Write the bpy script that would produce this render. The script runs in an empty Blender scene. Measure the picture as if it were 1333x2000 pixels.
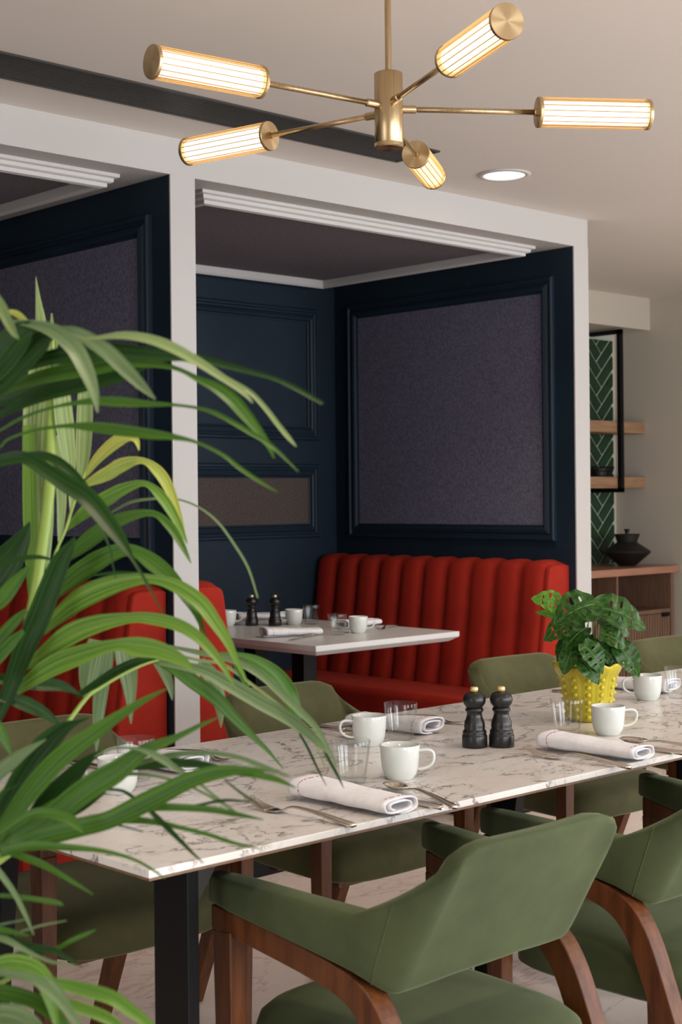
import bpy, bmesh, math, random
from mathutils import Vector, Matrix
random.seed(7)
PI = math.pi
S = bpy.context.scene
COL = S.collection

# ------------------------------------------------------------------ camera
CZ = 1.27
HEAD = math.radians(46.6)
F = Vector((math.cos(HEAD), math.sin(HEAD), 0)); R = Vector((math.sin(HEAD), -math.cos(HEAD), 0)); U = Vector((0, 0, 1))
ROLL = 0.0098
Rr = R * math.cos(ROLL) - U * math.sin(ROLL); Ur = R * math.sin(ROLL) + U * math.cos(ROLL)
cd = bpy.data.cameras.new('camera'); cam = bpy.data.objects.new('camera', cd); COL.objects.link(cam)
cam.matrix_world = Matrix(((Rr.x, Ur.x, -F.x, 0), (Rr.y, Ur.y, -F.y, 0), (Rr.z, Ur.z, -F.z, CZ), (0, 0, 0, 1)))
cd.sensor_fit = 'VERTICAL'; cd.sensor_height = 36; cd.sensor_width = 24
cd.lens = 2870 / 2000 * 36; cd.shift_y = -0.015; cd.clip_start = 0.05
cd.dof.use_dof = True; cd.dof.focus_distance = 3.2; cd.dof.aperture_fstop = 9
S.camera = cam

def at(px, py, D):
    dx = (px - 666.5) / 2870 * D; dy = (970 - py) / 2870 * D
    return Vector((0, 0, CZ)) + F * D + Rr * dx + Ur * dy

# ------------------------------------------------------------------ world, lights, exposure
w = bpy.data.worlds.new('world'); S.world = w; w.use_nodes = True
w.node_tree.nodes['Background'].inputs[0].default_value = (0.75, 0.85, 1.0, 1)
w.node_tree.nodes['Background'].inputs[1].default_value = 0.6
S.view_settings.view_transform = 'Standard'; S.view_settings.look = 'None'
S.view_settings.exposure = -0.06; S.view_settings.gamma = 1.0; S.view_settings.use_curve_mapping = False
S.cycles.use_denoising = True
S.cycles.max_bounces = 10; S.cycles.transmission_bounces = 8; S.cycles.transparent_max_bounces = 12
S.cycles.caustics_reflective = False; S.cycles.caustics_refractive = False
S.cycles.sample_clamp_indirect = 4.0

def area(name, loc, rot, sx, sy, power, col):
    l = bpy.data.lights.new(name, 'AREA'); l.shape = 'RECTANGLE'; l.size = sx; l.size_y = sy; l.energy = power; l.color = col
    o = bpy.data.objects.new(name, l); o.location = loc; o.rotation_euler = rot; COL.objects.link(o); return o
# daylight through the three tall windows in the wall behind the camera (Y = -2.6)
WINX = (0.6, 3.0, 5.4); XWALL = 7.16
for i, wx in enumerate(WINX):
    area('window_and_fill_light', (wx, -2.75, 1.3), (math.radians(90), 0, 0), 1.7, 1.9, (85, 105, 130)[i], (0.90, 0.95, 1.0))
area('window_and_fill_light', (-2.45, 1.2, 1.35), (math.radians(90), 0, math.radians(-90)), 1.5, 1.6, 26, (0.92, 0.96, 1.0))  # fill lamp out of view at the left wall, which has no window

area('window_and_fill_light', (XWALL - .03, -.4, 1.2), (math.radians(90), 0, math.radians(90)), 2.0, 1.9, 55, (0.92, 0.96, 1.0))  # added lamp on the solid right wall, brightens the floor under the table

# ------------------------------------------------------------------ materials
def mat(name, col, rough=0.5, metal=0.0, **kw):
    m = bpy.data.materials.new(name); m.use_nodes = True
    b = m.node_tree.nodes['Principled BSDF']
    b.inputs['Base Color'].default_value = (*col, 1); b.inputs['Roughness'].default_value = rough; b.inputs['Metallic'].default_value = metal
    for k, v in kw.items():
        b.inputs[k.replace('_', ' ')].default_value = v
    return m
def nt(m): return m.node_tree.nodes, m.node_tree.links, m.node_tree.nodes['Principled BSDF']
def mottle(m, c1, c2, scale, detail=3, rough=.6, lo=.35, hi=.65, stretch=(1, 1, 1), bump=0.0, bscale=None):
    N, L, B = nt(m)
    tc = N.new('ShaderNodeTexCoord'); mp = N.new('ShaderNodeMapping'); mp.inputs['Scale'].default_value = stretch
    no = N.new('ShaderNodeTexNoise'); no.inputs['Scale'].default_value = scale; no.inputs['Detail'].default_value = detail; no.inputs['Roughness'].default_value = rough
    cr = N.new('ShaderNodeValToRGB'); cr.color_ramp.elements[0].position = lo; cr.color_ramp.elements[1].position = hi
    cr.color_ramp.elements[0].color = (*c1, 1); cr.color_ramp.elements[1].color = (*c2, 1)
    L.new(tc.outputs['Object'], mp.inputs[0]); L.new(mp.outputs[0], no.inputs['Vector']); L.new(no.outputs[0], cr.inputs[0]); L.new(cr.outputs[0], B.inputs['Base Color'])
    if bump:
        n2 = N.new('ShaderNodeTexNoise'); n2.inputs['Scale'].default_value = bscale or scale; n2.inputs['Detail'].default_value = 2
        bp = N.new('ShaderNodeBump'); bp.inputs['Strength'].default_value = bump; bp.inputs['Distance'].default_value = 0.002
        L.new(mp.outputs[0], n2.inputs['Vector']); L.new(n2.outputs[0], bp.inputs['Height']); L.new(bp.outputs[0], B.inputs['Normal'])
    return m
M = {}
M['white'] = mat('white_paint', (.50, .478, .462), .6)
M['ceil'] = mat('ceiling_paint', (.70, .645, .60), .7)
M['wallr'] = mat('greige_paint', (.55, .495, .42), .7)
M['trim'] = mat('trim_paint', (.55, .53, .515), .45)
M['navy'] = mottle(mat('navy_paint', (.012, .021, .035), .55, Specular_IOR_Level=.3), (.0075, .0175, .030), (.0098, .022, .037), 3)
M['felt'] = mottle(mat('grey_felt', (.1, .1, .12), .95), (.078, .074, .108), (.162, .150, .222), 95, 5, .75, .36, .64, bump=.35, bscale=260)
M['feltb'] = mottle(mat('brown_felt', (.1, .08, .07), .95), (.055, .040, .034), (.10, .075, .065), 120, 5, .75, .36, .64, bump=.3, bscale=260)
M['feltc'] = mottle(mat('ceiling_felt', (.1, .08, .07), .95), (.10, .085, .096), (.19, .165, .185), 60, 5, .75, .36, .64, (1, 6, 1), bump=.3, bscale=200)
M['black'] = mat('black_metal', (.003, .003, .0033), .5, Specular_IOR_Level=.2)
M['grille'] = mat('grille_bronze', (.030, .026, .022), .45)
M['dark'] = mat('slot_dark', (.004, .004, .004), .9)
M['red'] = mottle(mat('red_velvet', (.5, .03, .015), .85, Sheen_Weight=.10, Sheen_Roughness=.35, Specular_IOR_Level=.25), (.255, .0115, .0045), (.35, .018, .0075), 5, 4, .6)
M['red'].node_tree.nodes['Principled BSDF'].inputs['Sheen Tint'].default_value = (1, .2, .12, 1)
M['green'] = mottle(mat('green_velvet', (.08, .1, .04), .85, Sheen_Weight=.22, Sheen_Roughness=.4), (.030, .044, .013), (.058, .076, .025), 6, 6, .65, .35, .7)
M['green'].node_tree.nodes['Principled BSDF'].inputs['Sheen Tint'].default_value = (.75, .85, .5, 1)
M['greenin'] = mottle(mat('olive_velvet', (.1, .1, .04), .85, Sheen_Weight=.22, Sheen_Roughness=.4), (.056, .055, .016), (.096, .092, .032), 6, 6, .65, .35, .7)
M['greenin'].node_tree.nodes['Principled BSDF'].inputs['Sheen Tint'].default_value = (.85, .85, .5, 1)
M['walnut'] = mottle(mat('walnut_wood', (.1, .03, .015), .42, Specular_IOR_Level=.35), (.055, .015, .004), (.150, .048, .013), 9, 6, .6, .3, .7, (6, 6, .6))
M['oak'] = mottle(mat('oak_wood', (.3, .17, .09), .5), (.24, .125, .065), (.40, .24, .135), 6, 6, .6, .3, .7, (1, 10, 12))
M['oakd'] = mottle(mat('cabinet_wood', (.2, .11, .07), .5), (.15, .080, .048), (.23, .135, .085), 6, 6, .6, .3, .7, (14, 14, 1))
M['counter'] = mottle(mat('counter_copper', (.4, .2, .13), .3), (.36, .165, .10), (.47, .24, .16), 5, 6, .6, .3, .7, (1, 9, 9))
M['brass'] = mottle(mat('brushed_brass', (.55, .4, .22), .28, 1.0, Anisotropic=.6), (.42, .30, .16), (.58, .43, .25), 7, 3, .6, .3, .7, (40, 40, 1))
M['brassc'] = mat('brushed_brass_cap', (.56, .41, .23), .25, 1.0, Anisotropic=.9)
M['tile'] = mottle(mat('green_tile', (.01, .05, .02), .12), (.008, .034, .012), (.014, .055, .022), 3)
M['grout'] = mat('grout', (.50, .55, .46), .8)
M['china'] = mat('white_china', (.68, .70, .66), .12)
M['linen'] = mottle(mat('white_linen', (.74, .71, .72), .9, Sheen_Weight=.2), (.76, .73, .74), (.84, .81, .83), 60, 4)
M['stitch'] = mat('red_stitch', (.30, .06, .09), .8)
M['steel'] = mat('cutlery_steel', (.78, .68, .58), .2, 1.0)
M['mill'] = mottle(mat('black_beech', (.010, .009, .009), .32), (.008, .0075, .0075), (.016, .0135, .012), 12)
M['knob'] = mat('gold_knob', (.85, .62, .28), .35, .6)
M['yellow'] = mottle(mat('yellow_glaze', (.62, .47, .02), .18), (.44, .35, .015), (.56, .46, .03), 8)
M['soil'] = mat('soil', (.02, .012, .008), .95)
M['vase'] = mottle(mat('black_stoneware', (.01, .008, .008), .55), (.004, .003, .0028), (.011, .008, .007), 12)
M['tabw'] = mat('white_laminate', (.66, .65, .64), .3)
M['pot'] = mat('grey_planter', (.1, .1, .1), .6)
M['stem'] = mat('palm_stem', (.20, .30, .05), .45)
M['mstem'] = mat('vine_stem', (.10, .20, .03), .45)
def clearglass():
    m = bpy.data.materials.new('clear_glass'); m.use_nodes = True; N = m.node_tree.nodes; L = m.node_tree.links; N.clear()
    t = N.new('ShaderNodeBsdfTransparent'); t.inputs[0].default_value = (.985, .992, .99, 1)
    g = N.new('ShaderNodeBsdfGlossy'); g.inputs[1].default_value = .02
    lw = N.new('ShaderNodeLayerWeight'); lw.inputs[0].default_value = .5; p = N.new('ShaderNodeMath'); p.operation = 'POWER'; p.inputs[1].default_value = 4.0
    L.new(lw.outputs['Facing'], p.inputs[0]); f = N.new('ShaderNodeMath'); f.operation = 'MULTIPLY_ADD'; f.inputs[1].default_value = .65; f.inputs[2].default_value = .035; L.new(p.outputs[0], f.inputs[0]); m2 = N.new('ShaderNodeMixShader')
    L.new(f.outputs[0], m2.inputs[0]); L.new(t.outputs[0], m2.inputs[1]); L.new(g.outputs[0], m2.inputs[2])
    o = N.new('ShaderNodeOutputMaterial'); L.new(m2.outputs[0], o.inputs[0]); return m
M['glass'] = clearglass()
M['floor_g'] = mat('floor_joint', (.30, .25, .22), .8)

def marble(name, base, base2, vein, vscale, stretch, rough, strength=1.0, tint2=None):
    m = mat(name, base, rough); N, L, B = nt(m)
    tc = N.new('ShaderNodeTexCoord'); mp = N.new('ShaderNodeMapping'); mp.inputs['Scale'].default_value = stretch; mp.inputs['Rotation'].default_value = (0, 0, -.55)
    L.new(tc.outputs['Object'], mp.inputs[0])
    def noise(scale, detail, rough_, dist=0.0, off=None):
        n = N.new('ShaderNodeTexNoise'); n.inputs['Scale'].default_value = scale; n.inputs['Detail'].default_value = detail
        n.inputs['Roughness'].default_value = rough_; n.inputs['Distortion'].default_value = dist
        L.new(mp.outputs[0], n.inputs['Vector']); return n
    def math_(op, a, b=None):
        x = N.new('ShaderNodeMath'); x.operation = op
        for i, v in enumerate((a, b)):
            if v is None: continue
            if isinstance(v, (int, float)): x.inputs[i].default_value = v
            else: L.new(v, x.inputs[i])
        return x.outputs[0]
    def vein_(scale, dist, lo, hi):
        n = noise(scale, 9, .62, dist)
        a = math_('ABSOLUTE', math_('SUBTRACT', n.outputs[0], .5))
        r = N.new('ShaderNodeMapRange'); r.inputs[1].default_value = lo; r.inputs[2].default_value = hi; r.inputs[3].default_value = 1; r.inputs[4].default_value = 0
        L.new(a, r.inputs[0]); return r.outputs[0]
    v1 = vein_(vscale, .5, .001, .019); v2 = vein_(vscale * 2.1, .7, .001, .015)
    mask = noise(vscale * 1.4, 4, .6); mr = N.new('ShaderNodeMapRange'); mr.inputs[1].default_value = .40; mr.inputs[2].default_value = .52; L.new(mask.outputs[0], mr.inputs[0])
    mask2 = noise(vscale * 3.1, 3, .6, 1); mr2 = N.new('ShaderNodeMapRange'); mr2.inputs[1].default_value = .46; mr2.inputs[2].default_value = .62; L.new(mask2.outputs[0], mr2.inputs[0])
    a = math_('MULTIPLY', v1, mr.outputs[0]); b = math_('MULTIPLY', v2, mr2.outputs[0])
    tot = math_('MULTIPLY', math_('MINIMUM', math_('ADD', a, math_('MULTIPLY', b, .5)), 1.0), strength)
    cl = noise(vscale * .8, 4, .6); cr = N.new('ShaderNodeValToRGB'); cr.color_ramp.elements[0].position = .35; cr.color_ramp.elements[1].position = .65
    cr.color_ramp.elements[0].color = (*base, 1); cr.color_ramp.elements[1].color = (*base2, 1); L.new(cl.outputs[0], cr.inputs[0])
    mx = N.new('ShaderNodeMix'); mx.data_type = 'RGBA'; mx.inputs[7].default_value = (*vein, 1)
    L.new(tot, mx.inputs[0]); L.new(cr.outputs[0], mx.inputs[6]); L.new(mx.outputs[2], B.inputs['Base Color'])
    return m
M['marble'] = marble('white_marble', (.74, .68, .63), (.82, .79, .76), (.12, .105, .10), 5.6, (1, 1.6, 1), .3, .92)
M['floor'] = marble('floor_marble', (.86, .76, .69), (.90, .82, .76), (.42, .33, .29), 3.0, (1, 1.8, 1), .35, .5)

def emis(name, col, st):
    m = bpy.data.materials.new(name); m.use_nodes = True; N = m.node_tree.nodes; L = m.node_tree.links; N.clear()
    e = N.new('ShaderNodeEmission'); e.inputs[0].default_value = (*col, 1); e.inputs[1].default_value = st
    o = N.new('ShaderNodeOutputMaterial'); L.new(e.outputs[0], o.inputs[0]); return m
M['lamp'] = emis('lamp_core', (1.0, .85, .66), 3.2)
M['down'] = emis('downlight_disc', (1.0, .86, .68), 9.0)
def flutedglass():
    m = bpy.data.materials.new('fluted_glass'); m.use_nodes = True; N = m.node_tree.nodes; L = m.node_tree.links; N.clear()
    t = N.new('ShaderNodeBsdfTransparent'); t.inputs[0].default_value = (1, .93, .80, 1)
    g = N.new('ShaderNodeBsdfGlossy'); g.inputs[0].default_value = (1, .8, .5, 1); g.inputs[1].default_value = .12
    tl = N.new('ShaderNodeBsdfTranslucent'); tl.inputs[0].default_value = (1, .62, .25, 1)
    lw = N.new('ShaderNodeLayerWeight'); lw.inputs[0].default_value = .35
    m1 = N.new('ShaderNodeMixShader'); m2 = N.new('ShaderNodeMixShader'); m1.inputs[0].default_value = .65
    L.new(g.outputs[0], m1.inputs[1]); L.new(tl.outputs[0], m1.inputs[2])
    L.new(lw.outputs['Facing'], m2.inputs[0]); L.new(t.outputs[0], m2.inputs[1]); L.new(m1.outputs[0], m2.inputs[2])
    o = N.new('ShaderNodeOutputMaterial'); L.new(m2.outputs[0], o.inputs[0]); return m
M['fluted'] = flutedglass()
M['rib'] = mat('amber_glass_rib', (.42, .20, .05), .3, 0, Transmission_Weight=.3)
def leafmat(name, c1, c2, rough=.42, trans=.25, stripes=True):
    m = bpy.data.materials.new(name); m.use_nodes = True; N, L, B = nt(m)
    tc = N.new('ShaderNodeTexCoord'); B.inputs['Roughness'].default_value = rough; B.inputs['Specular IOR Level'].default_value = .28
    sx = N.new('ShaderNodeSeparateXYZ'); L.new(tc.outputs['UV'], sx.inputs[0])
    n = N.new('ShaderNodeTexNoise'); n.inputs['Scale'].default_value = 1.0; n.inputs['Detail'].default_value = 3
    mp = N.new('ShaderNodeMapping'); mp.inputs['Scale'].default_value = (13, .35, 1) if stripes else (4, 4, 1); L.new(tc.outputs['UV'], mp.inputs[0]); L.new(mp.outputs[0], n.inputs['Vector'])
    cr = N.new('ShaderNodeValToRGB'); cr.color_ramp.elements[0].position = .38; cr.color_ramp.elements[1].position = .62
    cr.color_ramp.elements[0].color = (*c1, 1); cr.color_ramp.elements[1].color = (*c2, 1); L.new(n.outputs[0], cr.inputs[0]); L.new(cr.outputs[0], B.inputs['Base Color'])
    tl = N.new('ShaderNodeBsdfTranslucent'); mx = N.new('ShaderNodeMixShader'); mx.inputs[0].default_value = trans
    L.new(cr.outputs[0], tl.inputs[0]); out = N['Material Output']
    L.new(B.outputs[0], mx.inputs[1]); L.new(tl.outputs[0], mx.inputs[2]); L.new(mx.outputs[0], out.inputs[0]); return m
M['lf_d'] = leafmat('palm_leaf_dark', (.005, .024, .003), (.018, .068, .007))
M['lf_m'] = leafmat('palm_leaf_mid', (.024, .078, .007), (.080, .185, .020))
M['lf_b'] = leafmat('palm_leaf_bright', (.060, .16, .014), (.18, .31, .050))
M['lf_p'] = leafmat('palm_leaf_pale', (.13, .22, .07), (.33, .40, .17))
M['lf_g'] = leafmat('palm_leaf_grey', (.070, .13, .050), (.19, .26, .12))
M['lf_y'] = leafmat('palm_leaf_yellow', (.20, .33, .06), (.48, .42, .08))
M['ms_d'] = leafmat('vine_leaf_dark', (.011, .050, .007), (.045, .120, .017), .30, .15, False)
M['ms_l'] = leafmat('vine_leaf_light', (.07, .22, .02), (.16, .36, .04), .25, .3, False)

# ------------------------------------------------------------------ mesh helpers
def link(name, bm, m, parent=None, smooth=False, bevel=0.0, seg=2, loc=None):
    bmesh.ops.recalc_face_normals(bm, faces=bm.faces)
    me = bpy.data.meshes.new(name); bm.to_mesh(me); bm.free()
    if m: me.materials.append(M[m] if isinstance(m, str) else m)
    o = bpy.data.objects.new(name, me); COL.objects.link(o)
    if smooth:
        for p in me.polygons: p.use_smooth = True
    if bevel:
        md = o.modifiers.new('bevel', 'BEVEL'); md.width = bevel; md.segments = seg; md.limit_method = 'ANGLE'; md.harden_normals = False
    if parent: o.parent = parent
    if loc: o.location = loc
    return o
def box(bm, a, b):
    x0, y0, z0 = a; x1, y1, z1 = b
    v = [bm.verts.new(p) for p in ((x0, y0, z0), (x1, y0, z0), (x1, y1, z0), (x0, y1, z0), (x0, y0, z1), (x1, y0, z1), (x1, y1, z1), (x0, y1, z1))]
    for f in ((0, 3, 2, 1), (4, 5, 6, 7), (0, 1, 5, 4), (1, 2, 6, 5), (2, 3, 7, 6), (3, 0, 4, 7)): bm.faces.new([v[i] for i in f])
def bx(a, b):
    bm = bmesh.new(); box(bm, a, b); return bm
def lathe(prof, n=32, rf=None, bm=None, close=False):
    bm = bm or bmesh.new(); rings = []
    for (r, z) in prof:
        if r < 1e-5: rings.append([bm.verts.new((0, 0, z))]); continue
        rings.append([bm.verts.new(((r * (rf(2 * PI * i / n, r, z) if rf else 1)) * math.cos(2 * PI * i / n), (r * (rf(2 * PI * i / n, r, z) if rf else 1)) * math.sin(2 * PI * i / n), z)) for i in range(n)])
    for a, b in zip(rings, rings[1:]):
        for i in range(n):
            j = (i + 1) % n
            if len(a) == 1: bm.faces.new((a[0], b[i], b[j]))
            elif len(b) == 1: bm.faces.new((a[i], a[j], b[0]))
            else: bm.faces.new((a[i], a[j], b[j], b[i]))
    return bm
def sweep(secs, bm=None, cap=True):
    """secs: list of closed rings (lists of points)"""
    bm = bm or bmesh.new(); rs = [[bm.verts.new(p) for p in s] for s in secs]; n = len(rs[0])
    for a, b in zip(rs, rs[1:]):
        for i in range(n): bm.faces.new((a[i], a[(i + 1) % n], b[(i + 1) % n], b[i]))
    if cap: bm.faces.new(rs[0]); bm.faces.new(list(reversed(rs[-1])))
    return bm
def tube(pts, rad, n=8, bm=None):
    pts = [Vector(p) for p in pts]; secs = []
    up = Vector((0, 0, 1))
    for i, p in enumerate(pts):
        t = (pts[min(i + 1, len(pts) - 1)] - pts[max(i - 1, 0)]).normalized()
        a = up if abs(t.dot(up)) < .95 else Vector((1, 0, 0))
        u = t.cross(a).normalized(); v = t.cross(u).normalized()
        r = rad[i] if isinstance(rad, (list, tuple)) else rad
        secs.append([p + u * r * math.cos(2 * PI * k / n) + v * r * math.sin(2 * PI * k / n) for k in range(n)])
    return sweep(secs, bm)
def spline(pts, n):
    """Catmull-Rom resample of tuples"""
    out = []; m = len(pts)
    for i in range(m - 1):
        p0, p1, p2, p3 = pts[max(i - 1, 0)], pts[i], pts[i + 1], pts[min(i + 2, m - 1)]
        for k in range(n):
            t = k / n
            out.append(tuple(.5 * (2 * b + (-a + c) * t + (2 * a - 5 * b + 4 * c - d) * t * t + (-a + 3 * b - 3 * c + d) * t ** 3) for a, b, c, d in zip(p0, p1, p2, p3)))
    out.append(tuple(pts[-1])); return out
def tag(o, label, cat, group=None, kind=None):
    o['label'] = label; o['category'] = cat
    if group: o['group'] = group
    if kind: o['kind'] = kind
    return o
def thing(name, loc, label, cat, group=None, rz=0.0):
    o = bpy.data.objects.new(name, None); o.empty_display_size = .05; COL.objects.link(o); o.location = loc; o.rotation_euler = (0, 0, rz)
    return tag(o, label, cat, group)
def struct(name, bm, m, parent=None, **k):
    o = link(name, bm, m, parent, **k)
    if not parent: o['kind'] = 'structure'
    return o
def copy_tree(o, parent=None):
    c = o.copy(); COL.objects.link(c)
    if parent: c.parent = parent
    for ch in list(o.children): copy_tree(ch, c)
    return c
def smoothstep(t): t = max(0, min(1, t)); return t * t * (3 - 2 * t)

# ------------------------------------------------------------------ structure
CEIL = 2.40; YP = 3.70; SOF = 2.284; YB = 5.13; XR = 4.82; XW = 7.16
fl = struct('floor', bx((-2.6, -2.7, -.06), (XW + .1, 5.4, -.004)), 'floor_g')
tm = []
TS = .9
for v in range(2):
    tm.append(None)
proto = None
nx = 11; ny = 9
for i in range(nx):
    for j in range(ny):
        x0 = -2.6 + i * TS; y0 = -2.7 + j * TS
        x1 = min(x0 + TS, XW + .05); y1 = min(y0 + TS, 5.25)
        if x1 - x0 < .05 or y1 - y0 < .05: continue
        full = abs(x1 - x0 - TS) < 1e-6 and abs(y1 - y0 - TS) < 1e-6
        if proto is None or not full:
            o = link('tile', bx((.0015, .0015, -.012), (x1 - x0 - .0015, y1 - y0 - .0015, 0)), 'floor', fl)
            if full: proto = o
        else:
            o = proto.copy(); COL.objects.link(o)
        o.location = (x0, y0, 0)
# floor marble must vary from tile to tile: use world position
Nn, Ll, _ = nt(M['floor']); tcn = [n for n in Nn if n.type == 'TEX_COORD'][0]; geo = Nn.new('ShaderNodeNewGeometry')
for l in list(tcn.outputs['Object'].links):
    s = l.to_socket; Ll.remove(l); Ll.new(geo.outputs['Position'], s)
struct('ceiling', bx((-2.6, -2.7, CEIL), (XW + .1, 5.4, CEIL + .08)), 'ceil')
bm = bmesh.new()   # wall behind the camera with three window openings
xs = [-2.6]
for wx in WINX: xs += [wx - .85, wx + .85]
xs.append(XW + .1)
for i in range(0, len(xs), 2): box(bm, (xs[i], -2.7, 0), (xs[i + 1], -2.6, CEIL))
for wx in WINX:
    box(bm, (wx - .85, -2.7, 0), (wx + .85, -2.6, .35)); box(bm, (wx - .85, -2.7, 2.25), (wx + .85, -2.6, CEIL))
struct('wall_back', bm, 'wallr')
for k, wx in enumerate(WINX):
    bm = bmesh.new()
    box(bm, (wx - .85, -2.69, .35), (wx - .80, -2.62, 2.25)); box(bm, (wx + .80, -2.69, .35), (wx + .85, -2.62, 2.25))
    box(bm, (wx - .8, -2.69, .35), (wx + .8, -2.62, .40)); box(bm, (wx - .8, -2.69, 2.20), (wx + .8, -2.62, 2.25)); box(bm, (wx - .02, -2.69, .4), (wx + .02, -2.62, 2.2))
    struct('window_%d' % (k + 1), bm, 'trim')
bm = bmesh.new()
for a, b in (((XW - .02, -1.46, .20), (XW - .0005, -1.40, 2.20)), ((XW - .02, .60, .20), (XW - .0005, .66, 2.20)), ((XW - .02, -1.4, .20), (XW - .0005, .6, .25)), ((XW - .02, -1.4, 2.15), (XW - .0005, .6, 2.20))): box(bm, a, b)
struct('window_4', bm, 'trim')  # made-up window frame round the added right-hand lamp, no opening behind it
struct('wall_left', bx((-2.6, -2.6, 0), (-2.5, 5.4, CEIL)), 'wallr')
struct('wall_right', bx((XW, -2.6, 0), (XW + .1, 5.3, CEIL)), 'wallr')
struct('wall_niche', bx((4.915, 5.2, 0), (XW, 5.3, CEIL)), 'wallr')
struct('wall_bulkhead', bx((4.915, 4.95, 2.216), (XW, 5.2, CEIL)), 'wallr')

# partition: beam over the booths, end caps, navy divider walls
struct('wall_partition_beam', bx((-2.5, YP, SOF), (4.915, YP + .10, CEIL)), 'white')
struct('wall_partition_post', bx((2.775, YP - .002, 0), (2.872, YP + .004, SOF)), 'white')
struct('wall_partition_end', bx((XR, YP - .002, 0), (4.915, YP + .004, SOF)), 'white')
struct('wall_partition_side', bx((4.905, YP + .0045, 0), (4.915, 5.2, CEIL)), 'white')
struct('wall_booth_rear', bx((-2.5, YB, 0), (4.905, YB + .07, CEIL)), 'navy')
wd1 = struct('wall_divider', bx((2.778, YP + .0045, 0), (2.869, YB, SOF)), 'navy')
wd2 = struct('wall_booth_right', bx((XR, YP + .0045, 0), (4.903, YB, SOF)), 'navy')
wd0 = struct('wall_divider_left', bx((.73, YP + .0045, 0), (.82, YB, SOF)), 'navy')
struct('wall_partition_post_left', bx((.725, YP - .002, 0), (.825, YP + .004, SOF)), 'white')

PROF = [(0, 0), (0, .016), (.006, .022), (.014, .022), (.019, .014), (.026, .012), (.034, .019), (.046, .024), (.054, .020), (.058, .010), (.065, .008), (.065, 0)]
def frame_profile(bm, u0, u1, v0, v1, prof, mp, inward=True):
    """sweep a moulding profile (distance in from the outer edge, height) round a rectangle, mitred"""
    rings = []
    for (su, sv) in ((0, 0), (1, 0), (1, 1), (0, 1)):
        ring = []
        for d, h in prof:
            u = (u0 + d) if su == 0 else (u1 - d); v = (v0 + d) if sv == 0 else (v1 - d)
            ring.append(bm.verts.new(mp(u, v, h)))
        rings.append(ring)
    n = len(prof)
    for k in range(4):
        a, b = rings[k], rings[(k + 1) % 4]
        for i in range(n): bm.faces.new((a[i], a[(i + 1) % n], b[(i + 1) % n], b[i]))
    return bm
def wall_panel(wall, axis, pos, sgn, u0, u1, v0, v1, fill, groovedepth=.004):
    mp = (lambda u, v, h: (pos + sgn * h, u, v)) if axis == 'x' else (lambda u, v, h: (u, pos + sgn * h, v))
    o = link('panel_moulding', frame_profile(bmesh.new(), u0, u1, v0, v1, PROF, mp), 'navy', wall)
    i = .0655
    if fill:
        a = mp(u0 + i, v0 + i, 0); b = mp(u1 - i, v1 - i, .006)
        p = link('fabric_panel', bx([min(p, q) for p, q in zip(a, b)], [max(p, q) for p, q in zip(a, b)]), fill, wall)
wall_panel(wd2, 'x', XR, -1, 3.80, 5.03, 1.078, 2.172, 'felt')
wall_panel(wd1, 'x', 2.778, -1, 3.80, 5.03, 1.078, 2.172, 'felt')
rear = bpy.data.objects['wall_booth_rear']
wall_panel(rear, 'y', YB, -1, 2.99, 4.70, 1.535, 2.152, None)
wall_panel(rear, 'y', YB, -1, 2.99, 4.70, 1.08, 1.424, 'feltb')
wall_panel(rear, 'y', YB, -1, .95, 2.66, 1.535, 2.152, None)
wall_panel(rear, 'y', YB, -1, .95, 2.66, 1.08, 1.424, 'feltb')

# booth ceilings with mitred moulding and felt panel
CPROF = [(0, 0), (0, .010), (.007, .013), (.013, .013), (.014, .024), (.021, .028), (.028, .028), (.029, .040), (.044, .043), (.052, .034), (.052, 0)]
for k, (x0, x1) in enumerate(((.825, 2.775), (2.872, XR))):
    c = struct('ceiling_booth' if k else 'ceiling_booth_left', bx((x0, YP + .10, SOF), (x1, YB, SOF + .03)), 'white')
    link('ceiling_moulding', frame_profile(bmesh.new(), x0 + .115, x1 - .115, 3.805, YB - .05, CPROF, lambda u, v, h: (u, v, SOF - h)), 'trim', c)
    link('fabric_panel', bx((x0 + .168, 3.858, SOF - .006), (x1 - .168, YB - .103, SOF - .0005)), 'feltc', c)

# skirting along divider wall ends and niche
struct('baseboard_booth', bx((2.88, YB - .012, 0), (4.8, YB - .0005, .1)), 'navy')
struct('baseboard_right', bx((XW - .014, -2.5, 0), (XW - .0005, 4.74, .1)), 'trim')

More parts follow.
